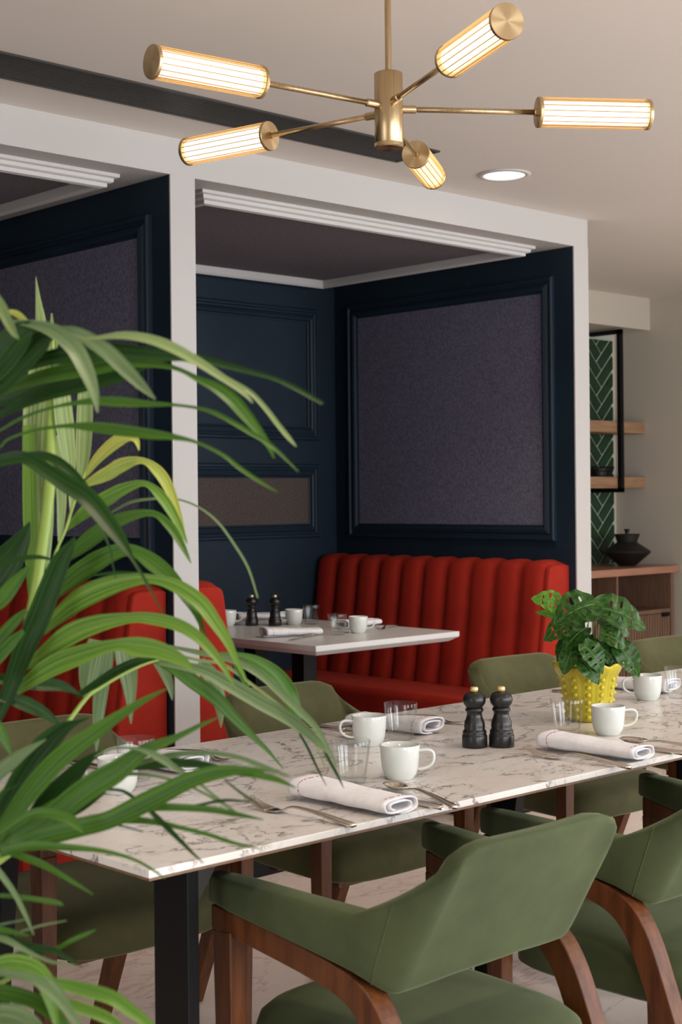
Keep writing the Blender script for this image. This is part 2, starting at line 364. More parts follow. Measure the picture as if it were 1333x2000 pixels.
# ------------------------------------------------------------------ herringbone tile splashback
def clip(poly, x0, x1, y0, y1):
    for ax, lim, s in ((0, x0, 1), (0, x1, -1), (1, y0, 1), (1, y1, -1)):
        out = []
        for i in range(len(poly)):
            a, b = poly[i - 1], poly[i]; da = s * (a[ax] - lim); db = s * (b[ax] - lim)
            if (da >= 0) != (db >= 0):
                t = da / (da - db); out.append((a[0] + (b[0] - a[0]) * t, a[1] + (b[1] - a[1]) * t))
            if db >= 0: out.append(b)
        poly = out
        if len(poly) < 3: return []
    return poly
sb = struct('wall_tiled', bx((5.2, 5.19, .861), (7.125, 5.1999, 2.214)), 'grout')
TW, TL, G = .070, .21, .0050
c45 = math.sqrt(.5)
X0t, X1t, Z0t, Z1t = 6.25, 7.118, .863, 2.17
def addtile(a0, b0, a1, b1):
    q = [(a0 + G, b0 + G), (a1 - G, b0 + G), (a1 - G, b1 - G), (a0 + G, b1 - G)]
    q = [(7.01 + (a - b) * c45, 1.0 + (a + b) * c45) for a, b in q]
    q = clip(q, X0t, X1t, Z0t, Z1t)
    if len(q) < 3: return
    ar = abs(sum(q[i - 1][0] * q[i][1] - q[i][0] * q[i - 1][1] for i in range(len(q)))) / 2
    if ar < .0004: return
    b = bmesh.new()
    cx = sum(p[0] for p in q) / len(q); cz = sum(p[1] for p in q) / len(q)
    sweep([[(x - cx, 0, z - cz) for x, z in q], [(x - cx, -.005, z - cz) for x, z in q], [((x - cx) * .94, -.008, (z - cz) * .94) for x, z in q]], b)
    link('tile', b, 'tile', sb, loc=(cx, 5.19, cz))
for n in range(-30, 30):
    for m in range(-8, 9):
        # classic herringbone: rows shift by one tile width, repeat every 2 lengths
        ox = n * TW + m * 2 * TL; oy = n * TW
        addtile(ox, oy, ox + TL, oy + TW)
        addtile(ox + TL, oy + TW - TL, ox + TL + TW, oy + TW) if False else addtile(ox - TW, oy, ox, oy + TL)

# ------------------------------------------------------------------ niche shelves, frame, sideboard, vase, basket
g = 'oak shelves in the tiled niche'
sh = tag(link('floating_shelf', bx((5.3, 4.99, 1.618), (XW - .002, 5.178, 1.684)), 'oak', bevel=.003), 'upper oak floating shelf, nothing on it, in front of green herringbone tiles', 'shelf', g)
sh = tag(link('floating_shelf', bx((5.3, 4.99, 1.303), (XW - .002, 5.178, 1.368)), 'oak', bevel=.003), 'lower oak floating shelf carrying a dark basket, above the sideboard', 'shelf', g)
bm = bmesh.new()
t = .030; X = 6.885
def frame_at(X):
    bm = bmesh.new()
    box(bm, (X, 4.963, 1.285), (X + t, 4.987, 2.205))
    box(bm, (X, 4.963, 2.181), (X + t, 5.18, 2.2055)); box(bm, (X, 4.963, 1.2785), (X + t, 5.18, 1.3015))
    return bm
tag(link('shelf_frame', frame_at(X), 'black'), 'black metal frame hanging in the niche and holding the oak shelves', 'shelf frame')
# sideboard
sd = thing('sideboard', (6.2, 4.98, 0), 'walnut sideboard with open compartments, reeded doors and copper-brown top', 'sideboard')
def sdp(name, a, b, m='oakd', **k):
    return link(name, bx([a[0] - 6.2, a[1] - 4.98, a[2]], [b[0] - 6.2, b[1] - 4.98, b[2]]), m, sd, **k)
sdp('countertop', (5.3, 4.765, .821), (XW - .003, 5.186, .861), 'counter', bevel=.003)
sdp('side_panel', (7.10, 4.785, 0), (7.13, 5.185, .82)); sdp('side_panel', (5.33, 4.785, 0), (5.36, 5.185, .82))
sdp('back_panel', (5.36, 5.17, .05), (7.10, 5.185, .82)); sdp('shelf', (5.36, 4.79, .597), (7.10, 5.17, .617)); sdp('base_panel', (5.36, 4.82, .03), (7.10, 5.17, .06), 'oakd')
for xd in (5.78, 6.20, 6.59):
    sdp('divider', (xd, 4.79, .617), (xd + .018, 5.17, .82))
for i, (a, b) in enumerate(((5.36, 5.80), (5.80, 6.235), (6.235, 6.67), (6.67, 7.10))):
    bm = bmesh.new(); box(bm, (a + .003 - 6.2, 4.80 - 4.98, .06), (b - .003 - 6.2, 4.818 - 4.98, .594)); nn = 17
    for k in range(nn):
        xx = a + .006 + (b - a - .012) * (k + .08) / nn; x2 = a + .006 + (b - a - .012) * (k + .80) / nn
        box(bm, (xx - 6.2, 4.788 - 4.98, .062), (x2 - 6.2, 4.80 - 4.98, .592))
    d = link('door', bm, 'oakd', sd)
    link('handle', bx((b - .09 - 6.2, 4.775 - 4.98, .575), (b - .03 - 6.2, 4.789 - 4.98, .597)), 'black', d)
# vase
vs = thing('vase', (6.93, 4.96, .8612), 'black angular stoneware vase with a stopper, standing on the sideboard', 'vase')
link('body', lathe([(0, 0), (.045, 0), (.055, .006), (.13, .072), (.134, .078), (.13, .085), (.062, .13), (.056, .135), (.072, .178), (.075, .180), (.066, .180), (.05, .150), (0, .150)], 40), 'vase', vs)
link('stopper', lathe([(0, .1502), (.02, .1502), (.012, .175), (.0105, .192), (.017, .205), (.017, .209), (0, .209)], 24), 'vase', vs)
bk = thing('basket', (6.81, 5.06, 1.3685), 'small dark wire basket on the lower oak shelf', 'basket')
bm = bmesh.new()
for z, r in ((.003, .055), (.03, .062), (.055, .070)): tube([(1.5 * r * math.cos(a * PI / 12), r * math.sin(a * PI / 12), z) for a in range(25)], .0022, 5, bm)
for a in range(20): tube([(1.5 * .055 * math.cos(a * PI / 10), .055 * math.sin(a * PI / 10), .003), (1.5 * .07 * math.cos(a * PI / 10), .07 * math.sin(a * PI / 10), .057)], .002, 5, bm)
link('rim', bm, 'black', bk)
link('base', lathe([(0, 0), (.05, 0), (.052, .045), (.0, .05)], 20), 'vase', bk)

# ------------------------------------------------------------------ slot diffuser, downlight
df = thing('air_diffuser', (1.0, 3.365, CEIL), 'long dark linear slot diffuser set in the ceiling in front of the booths', 'air vent')
bm = bmesh.new(); box(bm, (-3.4, -.10, -.006), (2.55, -.088, -.0005)); box(bm, (-3.4, .088, -.006), (2.55, .10, -.0005)); box(bm, (2.538, -.088, -.006), (2.55, .088, -.0005)); box(bm, (-3.4, -.088, -.006), (-3.388, .088, -.0005))
link('frame', bm, 'grille', df)
bm = bmesh.new()
for k in range(13):
    y = -.082 + k * .0128; box(bm, (-3.388, y, -.005), (2.538, y + .006, -.0008))
o = link('slat', bm, 'grille', df); o['kind'] = 'stuff'
link('backing', bx((-3.388, -.088, -.0009), (2.538, .088, -.0004)), 'dark', df)
def downlight(x, y, label):
    d = thing('ceiling_downlight', (x, y, CEIL), label, 'downlight', 'recessed ceiling downlights')
    link('trim_ring', lathe([(.072, -.0005), (.094, -.0005), (.093, -.004), (.074, -.007), (.072, -.004)], 40), 'trim', d, smooth=True)
    link('diffuser', lathe([(0, -.002), (.0725, -.002)], 40), 'down', d)
downlight(3.985, 3.36, 'round lit recessed ceiling downlight to the right of the chandelier')
for (x, y) in ((1.0, .9), (3.2, .9), (5.4, .9), (5.9, 2.6)):
    l = bpy.data.lights.new('downlight_lamp', 'SPOT'); l.energy = 42; l.spot_size = 2.0; l.spot_blend = .8; l.color = (1, .80, .60); l.shadow_soft_size = .07
    o = bpy.data.objects.new('downlight_lamp', l); o.location = (x, y, CEIL - .03); COL.objects.link(o)
l = bpy.data.lights.new('downlight_lamp', 'SPOT'); l.energy = 36; l.spot_size = 2.0; l.spot_blend = .8; l.color = (1, .84, .66); l.shadow_soft_size = .07
o = bpy.data.objects.new('downlight_lamp', l); o.location = (3.985, 3.36, CEIL - .03); COL.objects.link(o)

# ------------------------------------------------------------------ chandelier
HX, HY = 2.11, 2.08
ch = thing('chandelier', (HX, HY, CEIL), 'brushed brass five-armed chandelier with lit fluted glass tubes', 'chandelier')
link('canopy', lathe([(0, -.0005), (.07, -.0005), (.07, -.022), (.065, -.026), (0, -.026)], 40), 'brass', ch, bevel=.002)
link('stem', tube([(0, 0, -.026), (0, 0, -.278)], .0065, 16), 'brass', ch, smooth=False)
hub = link('hub', lathe([(0, -.278), (.0275, -.278), (.029, -.2795), (.029, -.427), (.0275, -.429), (.0, -.429)], 40), 'brass', ch)
for p in hub.data.polygons: p.use_smooth = abs(p.normal.z) < .5
link('hub_ring', lathe([(.0295, -.420), (.0295, -.427), (.028, -.4285), (.026, -.420)], 40), 'brassc', ch)
for k, (ang, zz) in enumerate(((6.8, -.350), (77, -.372), (144, -.357), (216.3, -.345), (-70.5, -.340))):
    a = math.radians(ang - 43.4); d = Vector((math.cos(a), math.sin(a), 0))
    arm = thing_arm = link('arm', tube([d * .027 + Vector((0, 0, zz)), d * .305 + Vector((0, 0, zz))], .0055, 14), 'brass', ch, smooth=True)
    def along(prof, n, m, name, par, rf=None, smooth=True):
        b = lathe(prof, n, rf); o = link(name, b, m, par, smooth=smooth)
        o.matrix_local = Matrix.Translation(Vector((0, 0, zz))) @ d.to_track_quat('Z', 'Y').to_matrix().to_4x4(); return o
    along([(0, .027), (.008, .027), (.008, .055), (.0055, .057)], 16, 'brass', 'collar', arm, smooth=False)
    along([(0, .30), (.008, .30), (.008, .306), (.0305, .3062), (.0312, .308), (.0312, .3125), (.03, .314), (0, .314)], 40, 'brassc', 'inner_cap', arm, smooth=False)
    along([(0, .535), (.03, .535), (.0312, .5365), (.0312, .5415), (.0305, .543), (0, .543)], 40, 'brassc', 'end_cap', arm, smooth=False)
    along([(.0285, .3145), (.0285, .5345)], 192, 'fluted', 'glass_tube', arm, rf=lambda th, r, z: 1 + .07 * abs(math.sin(th * 8)))
    along([(0, .3155), (.0232, .316), (.0232, .5335), (0, .534)], 24, 'lamp', 'lamp_core', arm)
    b = bmesh.new()
    for q in range(16):
        th = 2 * PI * q / 16 + .1; tube([(.0290 * math.cos(th), .0290 * math.sin(th), .3146), (.0290 * math.cos(th), .0290 * math.sin(th), .5344)], .0009, 5, b)
    o = link('flute', b, 'rib', arm); o['kind'] = 'stuff'; o.matrix_local = Matrix.Translation(Vector((0, 0, zz))) @ d.to_track_quat('Z', 'Y').to_matrix().to_4x4()

# ------------------------------------------------------------------ banquettes
def backprofile(s):
    P = [(.205, .44), (.197, .50), (.160, .74), (.137, .90), (.130, .945), (.120, .972), (.085, .981), (.0, .982)]
    return P
def banquette(name_label, wallx, sgn, y0, y1, nch, seatd=.53):
    """sgn: direction from wall into the booth along X"""
    t = thing('banquette', (wallx + sgn * .28, (y0 + y1) / 2, 0), name_label, 'banquette', 'red channel-tufted booth banquettes')
    ox, oy = -(wallx + sgn * .28), -(y0 + y1) / 2
    P = [tuple(p) for p in spline(backprofile(0), 3)]
    ch_w = (y1 - y0 - .012) / nch; meshes = {}
    for k in range(nch):
        bm = bmesh.new(); NU = 10; grid = []
        for i, (px, pz) in enumerate(P):
            a = P[max(i - 1, 0)]; b = P[min(i + 1, len(P) - 1)]
            tx, tz = b[0] - a[0], b[1] - a[1]; ln = math.hypot(tx, tz) or 1; nxn, nzn = tz / ln, -tx / ln
            row = []
            for j in range(NU + 1):
                u = -1 + 2 * j / NU; bul = .044 * (max(0, 1 - abs(u) ** 2.8) ** .6) - .024
                if i == len(P) - 1: bul *= .5
                row.append(bm.verts.new((sgn * (px + nxn * bul), u * ch_w / 2, pz + nzn * bul)))
            grid.append(row)
        for a, b in zip(grid, grid[1:]):
            for j in range(NU): bm.faces.new((a[j], a[j + 1], b[j + 1], b[j]))
        if k == 0:
            pr = link('back_channel', bm, 'red', t, smooth=True)
            o = pr
        else:
            bm.free(); o = pr.copy(); COL.objects.link(o)
        o.location = (wallx + ox, y0 + .012 + ch_w * (k + .5) + oy, 0)
    X = lambda d: wallx + sgn * d + ox
    secs = []
    for yy in (y0 + .0, y0 + .02):
        e = .0 if yy > y0 else .004
        secs.append([(X(.001), yy + oy, .35), (X(.225), yy + oy, .35)] + [(X(max(.001, px + .006 - e)), yy + oy, pz + .004 - e) for px, pz in P if px > .0] + [(X(.001), yy + oy, .982 - e)])
    link('end_panel', sweep(secs), 'red', t, bevel=.006, seg=3)
    link('back_core', sweep([[(X(.003), yy, .40), (X(.18), yy, .40), (X(.115), yy, .90), (X(.003), yy, .955)] for yy in (y0 + .013 + oy, y1 - .003 + oy)]), 'red', t)
    # seat
    prof = []
    for i in range(7): a = PI / 2 * i / 6; prof.append((seatd - .03 + .03 * math.sin(a), .44 + .03 * math.cos(a)))
    ring = lambda yy, s: [(X(.225), yy, .37), (X(.225), yy, .468)] + [(X(px - s), yy, pz - s) for px, pz in prof] + [(X(seatd - s), yy, .37)]
    link('seat_cushion', sweep([ring(y0 + oy, .012), ring(y0 + .015 + oy, 0), ring(y1 - .005 + oy, 0)]), 'red', t, smooth=False)
    b = bmesh.new(); a1, a2 = sorted((X(.001), X(seatd - .01))); box(b, (a1, y0 + .01 + oy, .10), (a2, y1 - .005 + oy, .369)); link('seat_front', b, 'red', t)
    b = bmesh.new(); a1, a2 = sorted((X(.001), X(seatd - .05))); box(b, (a1, y0 + .03 + oy, 0), (a2, y1 - .005 + oy, .0995)); link('plinth', b, 'black', t)
    return t
banquette('red channel-tufted banquette along the right wall of the booth with the white table', XR - .001, -1, 3.735, 5.128, 10)
banquette('red velvet banquette of the middle booth seen end-on just right of the white post', 2.873, 1, 3.735, 5.128, 10)
banquette('red channel-tufted banquette of the left booth, behind the palm, left of the white post', 2.774, -1, 3.735, 5.128, 10)

# booth table
bt = thing('booth_table', (3.823, 4.45, 0), 'white booth table on black legs standing between the red banquettes', 'table')
def brd(x0, x1, y0, y1, z): return [(x0, y0, z), (x1, y0, z), (x1, y1, z), (x0, y1, z)]
link('tabletop', sweep([brd(-.345, .345, -.637, .66, .712), brd(-.373, .373, -.667, .67, .730), brd(-.373, .373, -.667, .67, .75)]), 'tabw', bt, bevel=.002)
for yy in (-.19, .10): link('leg', bx((-.035, yy - .035, .02), (.035, yy + .035, .7115)), 'black', bt, bevel=.002)
link('base_plate', bx((-.22, -.28, 0), (.22, .20, .0195)), 'black', bt)

# ------------------------------------------------------------------ dining table
TX0, TX1, TY0, TY1 = 1.212, 4.72, 1.68, 2.48
dt = thing('dining_table', (2.9, 2.08, 0), 'long white marble-topped dining table on black steel legs', 'table')
def dbx(name, a, b, m, **k): return link(name, bx([a[0] - 2.9, a[1] - 2.08, a[2]], [b[0] - 2.9, b[1] - 2.08, b[2]]), m, dt, **k)
dbx('tabletop', (TX0, TY0, .7385), (TX1, TY1, .75), 'marble', bevel=.0012)
dbx('underboard', (TX0 + .002, TY0 + .002, .7342), (TX1 - .002, TY1 - .002, .7384), 'oakd')
for xx in (1.337, 2.747, 4.57):
    dbx('leg', (xx, 1.757, 0), (xx + .022, 1.842, .7340), 'black', bevel=.002)
    secs = []
    for z, dy in ((0, .10), (.7340, 0)): secs.append([(xx - 2.9, 2.27 + dy - 2.08, z), (xx + .03 - 2.9, 2.27 + dy - 2.08, z), (xx + .03 - 2.9, 2.35 + dy - 2.08, z), (xx - 2.9, 2.35 + dy - 2.08, z)])
    link('leg', sweep(secs), 'black', dt)
    dbx('crossbar', (xx + .002, 1.843, .68), (xx + .02, 2.268, .7340), 'black')
    b = bmesh.new(); sweep([[(xx + .0225 - 2.9, yy - 2.08, .7340), (xx + .075 - 2.9, yy - 2.08, .7340), (xx + .0225 - 2.9, yy - 2.08, .66)] for yy in (1.76, 1.766)], b); link('gusset', b, 'grille', dt)
dbx('rail', (1.43, 2.05, .69), (4.56, 2.11, .7340), 'black')

# ------------------------------------------------------------------ chair
def make_chair(label, group, m):
    t = thing('dining_armchair', (0, 0, 0), label, 'chair', group)
    WF, W, YA, YC, RAD = .243, .212, .222, -.062, .036
    def wx(y): return W + (WF - W) * max(0, min(1, (y - YC) / (YA - YC))) ** .9
    path = []
    for i in range(9):
        y = YA + (YC - YA) * i / 8; path.append((-wx(y), y, 0.0))
    for i in range(1, 9):
        a = PI / 2 * i / 8; path.append((-W + RAD - RAD * math.cos(a), YC - RAD * math.sin(a), i / 8))
    for i in range(1, 8): path.append(((-W + RAD) * (1 - i / 7), YC - RAD - .012 * math.sin(PI / 2 * i / 7), 1 + i / 7))
    full = path + [(-x, y, c) for x, y, c in reversed(path[:-1])]
    secs = []; n = len(full); NR = 24
    for i, (x, y, c) in enumerate(full):
        a = full[max(i - 1, 0)]; b = full[min(i + 1, n - 1)]
        tv = Vector((b[0] - a[0], b[1] - a[1], 0)).normalized(); nrm = Vector((tv.y, -tv.x, 0))
        if nrm.dot(Vector((x, y - .12, 0))) < 0: nrm = -nrm
        fa = 0 if c > 0 else (y - YC) / (YA - YC)
        ztop = (.672 + .012 * fa) + .114 * smoothstep((c + .10) / 1.40)
        if c <= 0: ztop -= .114 * smoothstep(.10 / 1.40) * fa
        zbot = .588 + .050 * max(0, fa) ** .9 if c <= 0 else .588 - .023 * smoothstep(c * 1.1) - .007 * math.sin(PI * min(1, c * .62))
        th = .025 - .002 * smoothstep(c); lean = .118 * smoothstep((c + .06) / 1.02) - .0
        h = (ztop - zbot) / 2; zc = (ztop + zbot) / 2; ring = []
        e = .60 if i in (0, n - 1) else 1.0
        for k in range(NR):
            an = 2 * PI * k / NR; ex = 2 / 5.5
            cx_ = math.copysign(abs(math.cos(an)) ** ex, math.cos(an)); cz_ = math.copysign(abs(math.sin(an)) ** ex, math.sin(an))
            zz = zc + h * cz_; f = (zz - zbot) / max(.01, ztop - zbot)
            p = Vector((x, y, zz)) + nrm * (th * cx_ * e); p.y -= lean * max(0, f) ** 1.08; p.x *= 1 - .03 * f * smoothstep(c)
            ring.append(p)
        secs.append(ring)
    secs[0] = [p + Vector((0, .010, 0)) for p in secs[0]]; secs[-1] = [p + Vector((0, .010, 0)) for p in secs[-1]]
    link('backrest', sweep(secs), m, t, smooth=True)
    for sx in (-1, 1):
        idx = 11 if sx < 0 else n - 12
        pts = []
        for k in range(NR):
            v = secs[idx][k]; cc = Vector((full[idx][0], v.y * 0 + full[idx][1], 0)); 
            if math.cos(2 * PI * k / NR) > .25: pts.append((k if k < NR / 2 else k - NR, v))
        pts = [v for k, v in sorted(pts, key=lambda q: q[0])]
        link('seam', tube(pts, .0013, 6), m, t, smooth=True)
    secs = []
    for z, ins in ((.385, .012), (.392, .002), (.435, 0), (.452, .005), (.466, .02), (.474, .045), (.480, .09), (.484, .15)):
        ring = []
        for k in range(40):
            an = 2 * PI * k / 40; e = 2 / 4.2; yy = math.copysign(abs(math.sin(an)) ** e, math.sin(an))
            hx = (.204 + .012 * yy) - ins; hy = .226 - ins
            ring.append((hx * math.copysign(abs(math.cos(an)) ** e, math.cos(an)), .018 + hy * yy, z))
        secs.append(ring)
    link('seat', sweep(secs), m, t, smooth=True)
    for ya in (-.10, .12): link('seat_rail', bx((-.14, ya, .358), (.14, ya + .03, .384)), 'walnut', t)
    for sx in (-1, 1):
        link('leg', sweep([[(sx * .238 - .013, .187, 0), (sx * .238 + .013, .187, 0), (sx * .238 + .013, .212, 0), (sx * .238 - .013, .212, 0)], [(sx * .2415 - .018, .178, .6005), (sx * .2415 + .018, .178, .6005), (sx * .2415 + .018, .222, .6005), (sx * .2415 - .018, .222, .6005)]]), 'walnut', t, bevel=.003)
        top = spline([(.222, .6375), (.16, .629), (.06, .612), (-.01, .597), (-.06, .582), (-.098, .560), (-.128, .522), (-.160, .450), (-.240, .235), (-.325, 0)], 4)
        bot = spline([(.222, .600), (.16, .590), (.06, .572), (-.01, .556), (-.045, .542), (-.070, .522), (-.090, .494), (-.116, .436), (-.202, .225), (-.297, 0)], 4)
        secs = []
        for a, b in zip(top, bot):
            w_ = sx * wx(a[0]) * 1.0; wb = sx * wx(b[0])
            secs.append([(w_ - .018, a[0], max(0, a[1])), (w_ + .018, a[0], max(0, a[1])), (wb + .018, b[0], max(0, b[1])), (wb - .018, b[0], max(0, b[1]))])
        link('leg', sweep(secs), 'walnut', t, bevel=.0025)
    return t
G_N = 'green velvet armchairs on the near side of the marble table'; G_F = 'green velvet armchairs on the far side of the marble table'
proto = make_chair('green velvet armchair with walnut frame, nearest the camera with its back fully in view', G_N, 'green')
proto.location = (1.682, 1.585, 0)
c = copy_tree(proto); c.location = (2.325, 1.585, 0); c.rotation_euler.z = math.radians(-2); c['label'] = 'green velvet armchair at the lower right edge of the photo, beside the nearest chair'
c = copy_tree(proto); c.location = (3.09, 1.60, 0); c['label'] = 'green velvet armchair third along the near side of the table, behind the lower right chair'
pf = make_chair('olive velvet armchair across the table at the far left, behind the palm leaves', G_F, 'greenin')
pf.location = (1.73, 2.60, 0); pf.rotation_euler.z = PI
for x, y, rz, lb in ((2.48, 2.645, 0, 'olive velvet armchair across the table in front of the white booth table'), (3.40, 2.645, -4, 'olive velvet armchair across the table between the pepper mills and the yellow plant pot'), (4.17, 2.64, 0, 'olive velvet armchair across the table to the right of the yellow plant pot')):
    c = copy_tree(pf); c.location = (x, y, 0); c.rotation_euler.z = PI + math.radians(rz); c['label'] = lb

# ------------------------------------------------------------------ tableware prototypes
def make_cup():
    t = thing('coffee_cup', (0, 0, 0), '', 'cup')
    link('body', lathe([(0, .0035), (.019, .0035), (.0205, 0), (.0225, 0), (.0235, .003), (.0275, .008), (.0305, .018), (.0322, .035), (.0335, .056), (.0332, .0572), (.0322, .0568), (.0308, .035), (.0285, .018), (.022, .009), (0, .0075)], 40), 'china', t, smooth=True)
    pts = spline([(.0305, 0, .047), (.046, 0, .0485), (.0555, 0, .044), (.0565, 0, .032), (.051, 0, .023), (.040, 0, .0175), (.0300, 0, .0165)], 4)
    secs = []
    for i, p in enumerate(pts):
        a = pts[max(i - 1, 0)]; b = pts[min(i + 1, len(pts) - 1)]; tv = Vector(b) - Vector(a); tv.normalize(); nn_ = tv.cross(Vector((0, 1, 0)))
        secs.append([Vector(p) + nn_ * .0027 * math.cos(2 * PI * k / 10) + Vector((0, 1, 0)) * .0048 * math.sin(2 * PI * k / 10) for k in range(10)])
    link('handle', sweep(secs), 'china', t, smooth=True)
    return t
def make_glass():
    o = link('tumbler', lathe([(0, 0.0005), (.0215, .0005), (.0245, .001), (.0265, .004), (.030, .028), (.0345, .060), (.0365, .078), (.0362, .0787), (.0352, .0785), (.0332, .060), (.0288, .030), (.0262, .016), (.020, .0115), (0, .0105)], 48), 'glass', None, smooth=True)
    return tag(o, '', 'glass')
def make_mill():
    t = thing('pepper_mill', (0, 0, 0), '', 'pepper mill')
    link('body', lathe([(0, 0), (.0255, 0), (.0262, .001), (.0262, .0235), (.0255, .025), (.0240, .0262), (.0246, .029), (.0243, .0335), (.0222, .0355), (.0212, .038), (.0218, .044), (.0208, .052), (.0175, .0595), (.0158, .066), (.0160, .0715), (.0178, .074), (.0190, .0755), (.0190, .078), (.0175, .0795), (.0172, .0812), (.012, .0812), (0, .0812)], 40), 'mill', t, smooth=True)
    link('head', lathe([(0, .0814), (.0165, .0814), (.0182, .084), (.0225, .090), (.0240, .097), (.0228, .104), (.0190, .1095), (.0120, .1125), (.0065, .1135), (0, .1135)], 40), 'mill', t, smooth=True)
    link('knob', lathe([(0, .1136), (.006, .1136), (.0082, .1155), (.0084, .121), (.0074, .1237), (0, .1245)], 24), 'knob', t, smooth=True)
    return t
def strip(pts):
    """pts: (y, z, halfwidth, thickness) -> flat bar along y"""
    secs = []
    for y, z, w, th in pts: secs.append([(-w, y, z), (-w * .7, y, z - th * .5), (w * .7, y, z - th * .5), (w, y, z), (w * .7, y, z + th * .5), (-w * .7, y, z + th * .5)])
    return secs
def make_fork():
    t = thing('fork', (0, 0, 0), '', 'fork')
    H = [(-.105, .0028, .0030, .004), (-.102, .003, .0062, .0055), (-.085, .0045, .0066, .0055), (-.04, .010, .0042, .0048), (0, .0125, .0028, .004), (.018, .0105, .0026, .003), (.030, .005, .0060, .0022), (.042, .0026, .0112, .0018), (.055, .0030, .0120, .0017)]
    link('handle', sweep(strip([tuple(p) for p in spline(H, 3)])), 'steel', t, smooth=True)
    for k in range(4):
        x = -.0093 + k * .0062
        P = [(.0545, .0030, .0020, .0017), (.070, .0048, .0018, .0017), (.086, .009, .0014, .0015), (.100, .0155, .0005, .0008)]
        secs = strip([tuple(p) for p in spline(P, 3)]); secs = [[(a + x * (1 - (.06 if b > .08 else 0)), b, c) for a, b, c in s] for s in secs]
        link('tine', sweep(secs), 'steel', t, smooth=True)
    return t
def make_spoon():
    t = thing('spoon', (0, 0, 0), '', 'spoon')
    H = [(-.105, .0028, .0030, .004), (-.102, .003, .0062, .0055), (-.085, .0045, .0066, .0055), (-.04, .010, .0042, .0048), (0, .0125, .0028, .004), (.020, .0105, .0026, .003), (.034, .0085, .0040, .002)]
    link('handle', sweep(strip([tuple(p) for p in spline(H, 3)])), 'steel', t, smooth=True)
    bm = bmesh.new(); rings = []; NR, NA = 7, 28
    for lay in (0, 1):
        rr = []
        for i in range(NR + 1):
            r = i / NR; row = []
            for k in range(NA):
                a = 2 * PI * k / NA; ww = .0185 * (1 + .12 * math.sin(a)); yy = .030 * r * math.sin(a)
                row.append((ww * r * math.cos(a), .062 + yy, .0014 + .0085 * r * r + lay * .0011))
            rr.append(row)
        rings.append(rr)
    seq = list(reversed(rings[1]))[:-1] + [rings[1][0]]
    full = rings[0][1:] + list(reversed(rings[1]))[:-1]
    secs = full
    b = sweep(secs); link('bowl', b, 'steel', t, smooth=True)
    return t
def make_knife():
    t = thing('table_knife', (0, 0, 0), '', 'knife')
    H = [(-.105, .0035, .0030, .005), (-.101, .004, .0056, .0065), (-.06, .005, .0058, .0068), (-.01, .005, .0042, .006), (.006, .005, .0036, .005)]
    link('handle', sweep(strip([tuple(p) for p in spline(H, 3)])), 'steel', t, smooth=True)
    B = [(.006, .0045, .0040, .003), (.02, .004, .0075, .0022), (.07, .0035, .0088, .0018), (.095, .0032, .0078, .0015), (.108, .003, .0036, .0010), (.112, .003, .0008, .0008)]
    link('blade', sweep(strip([tuple(p) for p in spline(B, 3)])), 'steel', t, smooth=True)
    return t
def make_napkin(seed=0, sc=1.0):
    random.seed(seed + 50)
    t = thing('napkin', (0, 0, 0), '', 'napkin')
    NS = 24; NP = 46; bm = bmesh.new(); grid = []
    hx0, hz0 = .046 * sc, .0165 * sc
    def pt(s, k, off):
        # s along length 0..1; k along the spiral
        u = k / NP; an = -PI * .5 + 2 * PI * 1.9 * u; rad = 1 - .55 * u
        wv = 1 + .07 * math.sin(3.3 * s + seed) + .10 * smoothstep((s - .62) / .38)
        hx = hx0 * rad * wv + off; hz = hz0 * rad * (.86 + .30 * smoothstep((s - .2) / .8)) + off
        cx = math.copysign(abs(math.cos(an)) ** .7, math.cos(an)); cz = math.copysign(abs(math.sin(an)) ** .62, math.sin(an))
        zc = hz0 * (.86 + .30 * smoothstep((s - .2) / .8)) + .0018
        return (hx * cx + .004 * math.sin(2.2 * s + seed) + .006 * (s - .5), -.112 + .224 * s + .003 * math.sin(an), zc + hz * cz + .0006 * math.sin(19 * s + 5 * u + seed))
    rows_o = [[pt(i / NS, k, 0) for k in range(NP + 1)] for i in range(NS + 1)]
    rows_i = [[pt(i / NS, k, -.0026) for k in range(NP + 1)] for i in range(NS + 1)]
    vo = [[bm.verts.new(p) for p in r] for r in rows_o]; vi = [[bm.verts.new(p) for p in r] for r in rows_i]
    for i in range(NS):
        for k in range(NP):
            bm.faces.new((vo[i][k], vo[i][k + 1], vo[i + 1][k + 1], vo[i + 1][k])); bm.faces.new((vi[i][k], vi[i + 1][k], vi[i + 1][k + 1], vi[i][k + 1]))
        bm.faces.new((vo[i][0], vo[i + 1][0], vi[i + 1][0], vi[i][0])); bm.faces.new((vo[i][NP], vi[i][NP], vi[i + 1][NP], vo[i + 1][NP]))
    for k in range(NP):
        bm.faces.new((vo[0][k], vi[0][k], vi[0][k + 1], vo[0][k + 1])); bm.faces.new((vo[NS][k], vo[NS][k + 1], vi[NS][k + 1], vi[NS][k]))
    link('cloth', bm, 'linen', t, smooth=True)
    b2 = bmesh.new()
    for k in range(0, 26):
        p = Vector(pt(.885, k, .0003)); q = Vector(pt(.885, k + .55, .0003)); tube([p, q], .0007, 5, b2)
    for k in range(0, 14):
        p = Vector(pt(.06, k, .0003)); q = Vector(pt(.06, k + .5, .0003)); tube([p, q], .0005, 5, b2)
    o = link('stitching', b2, 'stitch', t); o['kind'] = 'stuff'
    return t
TZ = .7502
protos = {'cup': make_cup(), 'glass': make_glass(), 'mill': make_mill(), 'fork': make_fork(), 'spoon': make_spoon(), 'knife': make_knife(), 'napkin': make_napkin(1)}
used = set()
